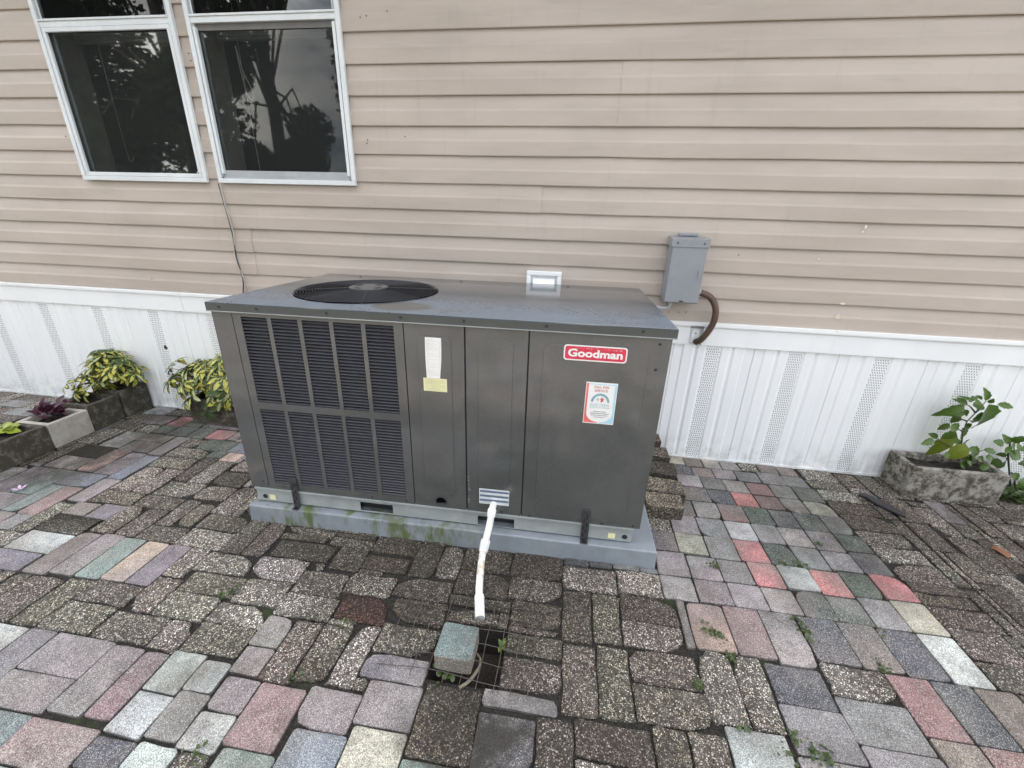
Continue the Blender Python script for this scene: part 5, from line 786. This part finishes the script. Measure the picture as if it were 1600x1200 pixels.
for k in range(26):                            # scuffed paint beside the seam
    u, z = .9625 + abs(rn.gauss(0, .003)), rn.choice((.2, .215, .26, .285, .31, .33)) + rn.gauss(0, .008); r_ = rn.uniform(.0006, .002)
    mb.add([(u + r_*math.cos(a)*.6, -T_ - .0004, z + r_*1.6*math.sin(a)) for a in (0, 1.3, 2.6, 3.9, 5.2)], [(0, 1, 2, 3, 4)])
mb.build('paint_scuff', M['alugrey'], ac)

# ------------------------------------------------------------------ condensate drain pipe
dp = thing('drain_pipe', 'white plastic condensate pipe running from the unit across the pad to the drain hole', 'pipe', (-.25, -1.05, 0))
o_ = Vector((-.25, -1.05, 0))
P_ = [Vector(p) - o_ for p in ((-.2455, -.895, .205), (-.2455, -.935, .198), (-.249, -.955, .155), (-.257, -.985, .105), (-.264, -1.005, .062), (-.2635, -1.045, .043), (-.257, -1.10, .030), (-.247, -1.16, .024), (-.236, -1.205, .022), (-.222, -1.262, .012))]
pp = spline(P_, 6)
MB().tube(pp[:38], .0135, 14).build('pipe', M['pvc'], dp, smooth=True)
MB().tube(pp[36:], .0135, 14).build('pipe', M['pvc'], dp, smooth=True)
MB().tube(pp[5:10], [.017, .0175, .017, .0165, .0165], 14).build('coupling', M['pvc'], dp, smooth=False, bevel=.001)
MB().tube(pp[19:26], [.0185, .019, .019, .0185, .018, .0175, .017], 14).build('coupling', M['pvc'], dp, bevel=.001)
e_ = pp[-10:]; MB().tube(e_, [.0165, .0178, .0175, .0172, .017, .017, .017, .0172, .0172, .017], 14, cap=True).build('elbow', M['pvc'], dp, bevel=.0006)

# ------------------------------------------------------------------ wire mesh, loose block, rootlet
gm = thing('wire_mesh', 'piece of welded wire mesh lying bent over the drain hole', 'wire mesh', (-.26, -1.335, .006), rad(-1.2))
for k in range(10):
    x_ = -.225 + .0505*k; top = .155 - .004*abs(k-5); bot = -.152 if k > 1 else -.10
    pts = [(x_ + random.gauss(0, .0015), top - (top-bot)*t/6, .003 + .004*math.sin(k*.8 + t*.9) + (.004 if k < 4 else 0)) for t in range(7)]
    MB().tube(pts, .0013, 6).build('wire', M['wire'], gm)
for k in range(6):
    y_ = .14 - .0535*k; pts = [(-.232 + .46*t/9 + (.0 if k else .05), y_ + .004*math.sin(t*.8 + k), .0055 + .004*math.sin(t*.9*1.0 + k)) for t in range(10)]
    MB().tube(pts, .0013, 6).build('wire', M['wire'], gm)
mb = MB(); rg = random.Random(3)
n_ = paver_shape(mb, .112, .112, False, rg, 0, 0, .066, thick=.058)
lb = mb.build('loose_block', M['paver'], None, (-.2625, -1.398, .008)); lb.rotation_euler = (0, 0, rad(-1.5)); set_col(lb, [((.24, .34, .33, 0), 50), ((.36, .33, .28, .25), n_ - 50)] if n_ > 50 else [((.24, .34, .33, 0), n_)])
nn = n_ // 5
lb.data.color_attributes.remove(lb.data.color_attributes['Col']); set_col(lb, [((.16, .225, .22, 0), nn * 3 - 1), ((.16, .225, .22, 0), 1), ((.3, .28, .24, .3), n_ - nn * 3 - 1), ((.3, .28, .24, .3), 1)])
lb.modifiers.new('b', 'BEVEL').width = .003
tag(lb, 'loose blue-green concrete block weighing down the wire mesh by the pipe end', 'paving block')
MB().tube(spline([(-.204, -1.377, .0), (-.190, -1.395, .004), (-.190, -1.42, .0), (-.208, -1.455, -.008), (-.233, -1.481, -.01)], 6), [.003]*13 + [.005]*12, 7).build('root', M['stick'], gm).matrix_parent_inverse = Matrix.Translation((.26, 1.335, -.006))
tag(gm, None)

# ------------------------------------------------------------------ loose aggregate blocks beside the unit
rg = random.Random(9)
for (x_, y_, w_, h_, zt, th, rz, lab, tn) in (
    (.500, -.555, .17, .105, .072, .06, .03, 'nearest pebbly block of the row leaning beside the unit, light and rounded', (.40, .36, .30)),
    (.520, -.44, .19, .115, .078, .06, -.02, 'second pebbly block from the front beside the unit, with a rounded end', (.31, .285, .24)),
    (.512, -.31, .19, .12, .095, .07, .02, 'dark stained pebbly block in the middle of the row beside the unit', (.13, .115, .10)),
    (.500, -.185, .17, .105, .12, .07, .0, 'pebbly block behind the dark one in the row beside the unit', (.25, .23, .2)),
    (.480, -.08, .15, .09, .15, .09, .05, 'rearmost pebbly block beside the unit, touching the skirting', (.24, .2, .16))):
    mb = MB(); n_ = paver_shape(mb, w_, h_, True, rg, 0, 0, 0, thick=zt)
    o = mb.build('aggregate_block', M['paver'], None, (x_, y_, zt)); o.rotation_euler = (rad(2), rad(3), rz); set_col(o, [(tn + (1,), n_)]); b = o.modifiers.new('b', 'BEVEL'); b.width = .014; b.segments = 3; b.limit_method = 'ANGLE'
    tag(o, lab, 'stone block', 'pebbly blocks stacked beside the unit')

# ------------------------------------------------------------------ planters
def planter(label, x0, x1, y0, y1, h, mat, rz=0, t=.026, taper=0, soil=.03, dirt=True):
    cx, cy = (x0+x1)/2, (y0+y1)/2
    p = thing('planter', label, 'planter', (cx, cy, 0), rz, 'concrete block planters along the wall')
    a, b = (x1-x0)/2, (y1-y0)/2; mb = MB(); k = taper
    V = [(-a+k, -b+k, 0), (a-k, -b+k, 0), (a-k, b-k, 0), (-a+k, b-k, 0), (-a, -b, h), (a, -b, h), (a, b, h), (-a, b, h), (-a+t, -b+t, h), (a-t, -b+t, h), (a-t, b-t, h), (-a+t, b-t, h), (-a+t, -b+t, .03), (a-t, -b+t, .03), (a-t, b-t, .03), (-a+t, b-t, .03)]
    mb.add(V, [(0,3,2,1), (0,1,5,4), (1,2,6,5), (2,3,7,6), (3,0,4,7), (4,5,9,8), (5,6,10,9), (6,7,11,10), (7,4,8,11), (8,9,13,12), (9,10,14,13), (10,11,15,14), (11,8,12,15), (12,13,14,15)])
    mb.build('box', mat, p, bevel=.005)
    if dirt:
        s_ = MB(); nx_, ny_ = 10, 7; rr = random.Random(int(abs(cx)*1000))
        vs = [(-a+t-.001 + (2*a-2*t+.002)*i/nx_, -b+t-.001 + (2*b-2*t+.002)*j/ny_, h - soil + rr.uniform(-.007, .007)) for j in range(ny_+1) for i in range(nx_+1)]
        s_.add(vs, [(j*(nx_+1)+i, j*(nx_+1)+i+1, (j+1)*(nx_+1)+i+1, (j+1)*(nx_+1)+i) for j in range(ny_) for i in range(nx_)]); s_.build('soil', M['soil'], p)
    return p
planter('long weathered planter at the left edge, nearest the viewer, holding a lime-green plant', -2.995, -2.792, -1.005, -.606, .148, M['planter_dark'], taper=-.002)
planter('pale concrete planter with a purple-leaved plant, second in the left row', -3.0, -2.79, -.600, -.394, .146, M['planter_pale'])
planter('dark mossy planter under the variegated bush, third in the left row', -3.01, -2.79, -.388, -.208, .166, M['planter_dark'])
planter('small dark square planter against the white skirting, last in the left row', -2.985, -2.785, -.198, -.02, .18, M['planter_dark'])
planter('low brown planter under the yellow and green shrub, left of the cooling unit', -2.325, -1.90, -.186, -.016, .172, M['planter_dark'], rad(-1))
planter('oblong stained concrete planter with a chilli plant near the right edge', 1.752, 2.182, -.206, -.026, .178, M['planter_right'], rad(.5), taper=.002)

# ------------------------------------------------------------------ plants
def leaf_mesh(name, mats, L=1.0, Wd=.36, droop=.25, fold=.12, tipw=.0, jag=0, variegated=False, seg=5, peak=.6):
    mb = MB(); rows3 = []
    rr = random.Random(hash(name) % 1000 if False else len(name) * 7 + int(L * 100) + int(Wd * 1000))
    for i in range(seg + 1):
        t = i / seg; w_ = Wd * (math.sin(math.pi * min(1, t ** (math.log(.5) / math.log(peak)))) ** .85 if 0 < t < 1 else 0) * .5 + (.004 if t == 0 else 0)
        if jag: w_ *= 1 + jag * (1 if i % 2 else -1)
        z = -droop * t * t; y = t * L * (1 - .15 * droop * t)
        iw = w_ * rr.uniform(.45, .75)
        rows3.append([(-w_, y, z + w_ * fold * 2), (-iw, y, z + iw * fold * 2), (0, y, z), (iw, y, z + iw * fold * 2), (w_, y, z + w_ * fold * 2)])
    vs = [p for r in rows3 for p in r]
    for i in range(seg):
        for j in range(4): mb.add([], [])
    o0 = len(mb.v); mb.v += vs
    for i in range(seg):
        for j in range(4):
            mb.f.append(tuple(o0 + q for q in (i*5+j, i*5+j+1, (i+1)*5+j+1, (i+1)*5+j))); mb.mi.append((1 if j in (1, 2) and not (rr.random() < .12) else 0) if variegated else 0)
    o = mb.build(name, mats, None, smooth=True); C.objects.unlink(o); me = o.data; bpy.data.objects.remove(o); return me
def place_leaf(me, parent, base, direction, normal, L, roll=0, wide=1):
    d = Vector(direction).normalized(); nrm = Vector(normal); nrm = (nrm - d * nrm.dot(d)); nrm = nrm.normalized() if nrm.length > 1e-4 else d.orthogonal().normalized()
    x_ = d.cross(nrm); m = Matrix((x_ * L * wide, d * L, nrm * L)).transposed().to_4x4()
    m = Matrix.Translation(base) @ m
    if roll: m = m @ Matrix.Rotation(roll, 4, 'Y')
    o = bpy.data.objects.new('leaf', me); C.objects.link(o); o.parent = parent; o.matrix_local = m; return o
LV = [leaf_mesh('variegated_leaf', [M['lgreen'], M['lyellow']], 1, .47, dr, .10, variegated=True, seg=6, peak=.58) for dr in (.15, .35, .6)]
LV += [leaf_mesh('variegated_leaf_b', [M['lgreen'], M['lcream']], 1, .43, .3, .1, variegated=True, seg=6, peak=.6)]
LG = [leaf_mesh('green_leaf', [M['lgreen']], 1, .36, .3, .1, seg=5)]
def shrub(label, origin, blobs, n_whorl, seed, size=(.05, .075), group='yellow and green umbrella shrubs', explicit=()):
    rr = random.Random(seed); sh = thing('shrub', label, 'shrub', origin, 0, group); O = Vector(origin)
    todo = list(explicit)
    for k in range(n_whorl):
        c_, r_ = rr.choice(blobs); a, b = rr.uniform(0, 2*math.pi), math.acos(rr.uniform(-.75, 1)); q = rr.uniform(.45, 1) ** .5
        dirv = Vector((math.sin(b)*math.cos(a), math.sin(b)*math.sin(a), math.cos(b))); pnt = Vector(c_) + Vector((dirv.x*r_[0], dirv.y*r_[1], dirv.z*r_[2])) * q
        if pnt.y > -.025: pnt.y = -.03 - rr.random()*.03
        todo.append((pnt, rr.uniform(*size)))
    sm = MB()
    for pnt, sz in todo:
        pnt = Vector(pnt); outward = (pnt - O - Vector((0, 0, .1))); outward = (outward.normalized() + Vector((0, -.35, .75))).normalized()
        base = O + Vector((rr.uniform(-.03, .03), rr.uniform(-.02, .02), .12)); mid = (base + pnt) / 2 + Vector((0, 0, .02))
        sm.tube([p - O for p in spline([base, mid, pnt], 4)], [.0035]*5 + [.002]*4, 5)
        nl = rr.choice((6, 7, 7, 8)); ph = rr.random()*6.28; t1 = outward.orthogonal().normalized(); t2 = outward.cross(t1)
        green = rr.random() < .12
        for j in range(nl):
            an = ph + 2*math.pi*j/nl + rr.gauss(0, .1); dv = t1*math.cos(an) + t2*math.sin(an) + outward*rr.uniform(-.25, .25) + Vector((0, 0, -.08))
            place_leaf(LG[0] if green else rr.choice(LV), sh, pnt - O + dv.normalized()*.006, dv, outward + dv*.1, sz*rr.uniform(.75, 1.1))
    sm.build('stem', M['stem'], sh, smooth=True); return sh
shrub('variegated yellow-green shrub spilling over the dark planters of the left row', (-2.90, -.22, .12),
    [((-2.96, -.24, .235), (.10, .09, .07)), ((-2.86, -.15, .31), (.13, .09, .11)), ((-2.80, -.12, .30), (.10, .07, .07)), ((-2.91, -.13, .37), (.06, .06, .07))], 70, 21, (.058, .08))
shrub('large bright variegated shrub against the skirting, left of the cooling unit', (-2.12, -.10, .12),
    [((-2.26, -.13, .31), (.22, .10, .12)), ((-2.05, -.13, .34), (.16, .10, .11)), ((-2.30, -.12, .27), (.14, .09, .09)), ((-2.02, -.16, .24), (.12, .07, .08)), ((-2.12, -.12, .37), (.13, .07, .06))], 95, 8, (.065, .095),
    explicit=[((-2.40, -.12, .39), .07), ((-2.48, -.10, .33), .06), ((-2.44, -.17, .27), .075), ((-2.33, -.20, .155), .085), ((-2.15, -.24, .12), .075), ((-2.24, -.22, .22), .08), ((-2.10, -.23, .23), .075)])
# purple plant
PL = [leaf_mesh('purple_leaf', [M['purple']], 1, .5, dr, .12, seg=6, jag=.1, peak=.45) for dr in (.2, .5)]
pp_ = thing('purple_plant', 'small dark purple-leaved plant in the pale planter', 'plant', (-2.90, -.50, .12)); rr = random.Random(4)
for k in range(30):
    a = rr.random()*6.28; el = rr.uniform(.0, 1.2); dv = Vector((math.cos(a)*math.cos(el), math.sin(a)*math.cos(el), math.sin(el))); base = Vector((rr.uniform(-.05, .05), rr.uniform(-.05, .04), .03 + rr.random()*.04))
    place_leaf(rr.choice(PL), pp_, base + dv*.012, dv, (0, -.3, 1), rr.uniform(.055, .085))
lp_ = thing('lime_plant', 'lime-green ruffled plant at the left edge in the long planter', 'plant', (-2.93, -.68, .12))
LM = leaf_mesh('lime_leaf', [M['lime']], 1, .8, .35, .1, seg=6, jag=.06, peak=.5)
for k in range(16):
    a = rr.random()*6.28; el = rr.uniform(.1, 1.1); dv = Vector((math.cos(a)*math.cos(el), math.sin(a)*math.cos(el), math.sin(el)))
    place_leaf(LM, lp_, Vector((rr.uniform(-.03, .03), rr.uniform(-.03, .03), .02)), dv, (0, -.3, 1), rr.uniform(.04, .06))
# chilli plant and its neighbour: leaves set one by one
def wp(zx, zy, off):                           # a place on the vertical plane `off` metres before the wall, from a sighting
    x_, y_ = 1360 + zx/6, 600 + zy/6; v = F_ + R_*((x_-800)/657.43) - U_*((y_-600)/657.43); t = (2.2739 - off)/v.y; return camp + v*t
CH = [leaf_mesh('pepper_leaf', [M['pgreen']], 1, .52, dr, .16, seg=8, jag=.11, peak=.42) for dr in (.15, .4, .7)]
CY = [leaf_mesh('yellow_pepper_leaf', [M['pyellow']], 1, .52, .3, .16, seg=7, jag=.05, peak=.42)]
def leaves(parent, items, O, off, seed):
    rr = random.Random(seed)
    for it in items:
        (ax_, ay_), (bx_, by_), w_ = it[:3]; yel = len(it) > 3; o1 = off + rr.uniform(-.03, .03); o2 = o1 + rr.uniform(-.01, .035)
        A, B = wp(ax_, ay_, o1), wp(bx_, by_, o2); L = (B - A).length; d = B - A
        place_leaf(CY[0] if yel else rr.choice(CH), parent, A - O, d, Vector((rr.uniform(-.35, .35), -1, .55 + rr.uniform(-.3, .3))), L, wide=min(2.2, max(.55, (w_ * .00062) / (L * .52))))
O = Vector((1.955, -.125, .15))
cp_ = thing('pepper_plant', 'leafy green chilli plant standing up from the oblong planter on the right', 'plant', O)
IT = [((880,200),(665,315),75), ((1110,190),(1100,485),190), ((1040,262),(1008,400),100), ((1190,188),(1362,222),50), ((1085,155),(1122,58),55), ((1108,178),(1160,142),38), ((900,182),(828,128),30), ((960,160),(900,118),28), ((1000,152),(962,116),30), ((1050,142),(992,106),30), ((905,195),(850,150),36), ((930,170),(975,120),30),
    ((830,290),(760,372),90), ((890,272),(750,292),45), ((745,375),(626,432),48), ((885,378),(968,452),75), ((930,338),(966,362),32), ((800,430),(540,725),100,1), ((860,410),(905,545),80), ((890,560),(745,730),125,1), ((632,500),(548,464),48), ((590,520),(485,568),58), ((600,535),(650,565),44),
    ((830,570),(790,490),46), ((895,530),(935,575),60), ((760,380),(830,440),80), ((780,440),(700,540),110), ((920,600),(1085,665),75), ((1060,615),(1198,645),50), ((840,745),(960,785),75), ((900,700),(1045,745),100), ((1020,775),(1135,790),60), ((1000,690),(1105,722),55), ((700,640),(760,700),90), ((860,650),(905,712),80), ((960,650),(1030,730),80), ((1080,680),(1180,700),50), ((1000,200),(1040,150),60), ((960,200),(1010,190),60), ((1060,200),(1000,235),60), ((880,240),(935,290),46)]
leaves(cp_, IT, O, .125, 5)
st = MB()
for ch in ([(830,720),(845,600),(870,450),(905,350),(985,270),(1060,215)], [(985,270),(940,215),(900,190)], [(905,350),(860,330),(800,310)], [(870,450),(820,420)], [(985,270),(1085,160)], [(840,640),(700,560),(620,510)], [(850,700),(960,650),(1060,620)]):
    st.tube([wp(a, b, .125) - O for a, b in ch], [.0042 - .0022*i/(len(ch)-1) for i in range(len(ch))], 6)
st.build('stem', M['stem'], cp_, smooth=True)
O = Vector((2.30, -.09, 0))
np_ = thing('leafy_plant', 'low dark green leafy plant growing from the ground at the right edge, beyond the planter', 'plant', O)
IT = [((1250,565),(1163,535),60), ((1300,560),(1300,498),60), ((1320,580),(1415,610),120), ((1262,600),(1330,640),120), ((1330,540),(1405,520),60), ((1390,545),(1450,520),50), ((1300,640),(1445,700),100), ((1270,690),(1305,825),100), ((1220,710),(1145,760),70), ((1325,840),(1430,905),70), ((1340,960),(1445,1000),95), ((1310,1010),(1262,1060),80), ((1330,1050),(1445,1105),95), ((1270,650),(1200,690),80), ((1420,600),(1530,640),90), ((1430,700),(1530,760),90), ((1400,960),(1500,900),80), ((1280,1080),(1350,1140),80), ((1240,1040),(1190,1060),40), ((1380,620),(1460,560),70)]
leaves(np_, IT, O, .08, 9)
st = MB()
for ch in ([(1320,1020),(1308,900),(1300,800),(1290,660),(1310,560)], [(1365,1010),(1350,900),(1325,830)], [(1300,660),(1420,610)], [(1340,1060),(1420,1060)]): st.tube([wp(a, b, .07) - O for a, b in ch], .004, 6)
st.build('stem', M['stemdark'], np_, smooth=True)
gc = MB(); rr = random.Random(12)              # creeping leaves on the soil strip at the right edge
for k in range(420):
    x_, y_ = 2.25 + abs(rr.gauss(0, .35)), -.03 - rr.random()*.14; a = rr.random()*6.28; s_ = rr.uniform(.012, .03); z_ = rr.uniform(.0, .05); t = rr.uniform(-.3, .5)
    gc.add([(x_ + s_*math.cos(a+q)*w_, y_ + s_*math.sin(a+q)*w_, z_ + .006 + t*s_*math.sin(q)) for q, w_ in ((0, 1), (1, .55), (2.1, .55), (3.14, .2), (-2.1, .55), (-1, .55))], [(0, 1, 2, 3, 4, 5)])
g_ = gc.build('ground_cover', M['weed']); g_['kind'] = 'stuff'

# weeds in the joints
WEED = [(0.456,-1.364),(0.531,-1.171),(0.585,-1.197),(0.587,-1.252),(0.869,-1.114),(1.126,-1.082),(0.553,-1.467),(0.686,-1.461),(1.055,-1.216),(-0.842,-1.745),(0.648,-0.866),(0.938,-0.805),(1.025,-0.8),(1.131,-0.654),(-0.725,-1.544),(-1.139,-1.315),(-0.664,-1.343),(0.648,-1.511),(0.718,-1.493),(0.56,-1.18),(.875,-1.15),(.865,-1.08),(1.0,-.798),(.66,-.872),(.75,-1.50),(-1.12,-1.30),(-.29,-1.462),(-.30,-1.44)]
wd = MB(); rr = random.Random(2)
for (x_, y_) in WEED:
    for k in range(rr.randint(9, 22)):
        cx, cy = x_ + rr.gauss(0, .011), y_ + rr.gauss(0, .011); a = rr.random()*6.28; s_ = rr.uniform(.003, .0065)*(1.8 if (x_, y_) in ((-.29, -1.462), (-.30, -1.44)) else 1); z_ = rr.uniform(.0015, .012)
        wd.add([(cx + s_*math.cos(a+q)*w_, cy + s_*math.sin(a+q)*w_, z_ + s_*.5*math.sin(q)) for q, w_ in ((0, 1), (1.05, .9), (2.1, .9), (3.14, .7), (-2.1, .9), (-1.05, .9))], [(0, 1, 2, 3, 4, 5)])
w_ = wd.build('joint_weeds', M['weed']); w_['kind'] = 'stuff'
sp_ = thing('sprout', 'small yellow-green sprout in the drain hole right of the loose block', 'weed', (-.135, -1.33, -.02)); rr = random.Random(6)
for k in range(9): a = rr.random()*6.28; place_leaf(CY[0] if k % 2 else CH[0], sp_, (rr.uniform(-.01, .01), rr.uniform(-.01, .01), .0), (math.cos(a), math.sin(a), .9), (0, 0, 1), rr.uniform(.022, .036))
# litter
rb = MB(); pts = [(1.528,-.244),(1.55,-.254),(1.572,-.31),(1.62,-.372),(1.648,-.396),(1.668,-.368),(1.62,-.296),(1.575,-.225),(1.545,-.22)]
area = sum(pts[i][0]*pts[(i+1) % 9][1] - pts[(i+1) % 9][0]*pts[i][1] for i in range(9))
rb.prism(pts if area > 0 else pts[::-1], .003, .016); o = rb.build('rubber_scrap', M['black'], bevel=.004); tag(o, 'curved strip of black rubber lying on the paving left of the right planter', 'rubber scrap')
lf = MB(); lf.add([(1.883,-.548,.004), (1.905,-.535,.012), (1.93,-.548,.006), (1.925,-.59,.011), (1.905,-.605,.004), (1.886,-.58,.013)], [(0, 1, 2, 3, 4, 5)]); tag(lf.build('fallen_leaf', M['orange']), 'dry orange leaf lying on the pavers near the right edge', 'leaf')
fw = MB()
for k in range(5):
    a = 1.256*k; fw.add([(-2.535 + .028*math.cos(a+q)*w_, -.945 + .028*math.sin(a+q)*w_, .005 + .01*w_*abs(math.cos(q*2))) for q, w_ in ((0, 1), (.35, .7), (.5, .05), (-.5, .05), (-.35, .7))], [(0, 1, 2, 3, 4)])
tag(fw.build('fallen_flower', M['petal']), 'fallen lilac flower on the pavers at the left', 'flower')

# ------------------------------------------------------------------ trees across the yard, seen in the window panes
def tree(label, x_, y_, h, r, seed, n=5200, lo=.34):
    rr = random.Random(seed); t = thing('tree', label, 'tree', (x_, y_, 0), 0, 'trees across the yard'); tr = MB(); tr.tube([(0, 0, 0), (.1, .05, h*.3), (0, .1, h*.55), (.1, 0, h*.8)], [.22, .17, .12, .05], 9)
    blobs = []
    for k in range(17):
        a = rr.random()*6.28; q = rr.random()**.5*r*.75; c_ = Vector((q*math.cos(a), q*math.sin(a), h*rr.uniform(lo, .93))); blobs.append((c_, rr.uniform(.22, .42)*r)); tr.tube([(0, 0, h*.3 + k*.05), c_*.6 + Vector((0, 0, h*.2)), c_], [.045, .03, .012], 5)
    tr.build('trunk', M['bark'], t); cr = MB()
    for k in range(n):
        c_, b_ = rr.choice(blobs); d = Vector((rr.gauss(0, 1), rr.gauss(0, 1), rr.gauss(0, 1))).normalized()*b_*rr.random()**.4; p = c_ + d; s_ = rr.uniform(.07, .13)
        u_ = Vector((rr.gauss(0, 1), rr.gauss(0, 1), rr.gauss(0, 1))).normalized()*s_; v_ = u_.orthogonal().normalized()*s_*.6; cr.add([p-u_, p+v_, p+u_, p-v_], [(0, 1, 2, 3)])
    o = cr.build('crown', M['treeleaf'], t)
tree('wide bushy tree across the yard reflected in the left window', -13.6, -9.5, 10.0, 4.0, 31, 20000, .06)
tree('dense tree across the yard reflected between the windows', -10.3, -9.0, 11.0, 3.2, 32, 20000, .06)
tree('tall tree across the yard reflected in the right window', -9.0, -10.8, 12.5, 2.5, 35, 18000, .06)
tree('high-crowned tree across the yard above the sky gap', -6.0, -12, 12.5, 3.3, 37, 16000, .38)
tree('small far tree across the yard below the sky gap', -4.6, -17, 6.0, 2.8, 36, 6000, .2)
tree('thin tree across the yard straight behind the viewer', 3.4, -15, 8.0, 2.6, 33, 5000, .34)
tree('low round tree across the yard toward the far right', 9.5, -13, 7.0, 3.2, 34, 5000, .34)
hd = MB(); rr = random.Random(77)
for k in range(9000):
    p = Vector((rr.uniform(-24, 24), -19 + rr.gauss(0, .5), rr.uniform(0, 1.0)**.8*(2.6 + .5*math.sin(k)))); s_ = rr.uniform(.1, .2)
    u_ = Vector((rr.gauss(0, 1), rr.gauss(0, 1), rr.gauss(0, 1))).normalized()*s_; v_ = u_.orthogonal().normalized()*s_*.6; hd.add([p-u_, p+v_, p+u_, p-v_], [(0, 1, 2, 3)])
h_ = hd.build('hedge', M['treeleaf']); tag(h_, 'long dark hedge along the far side of the yard', 'hedge')
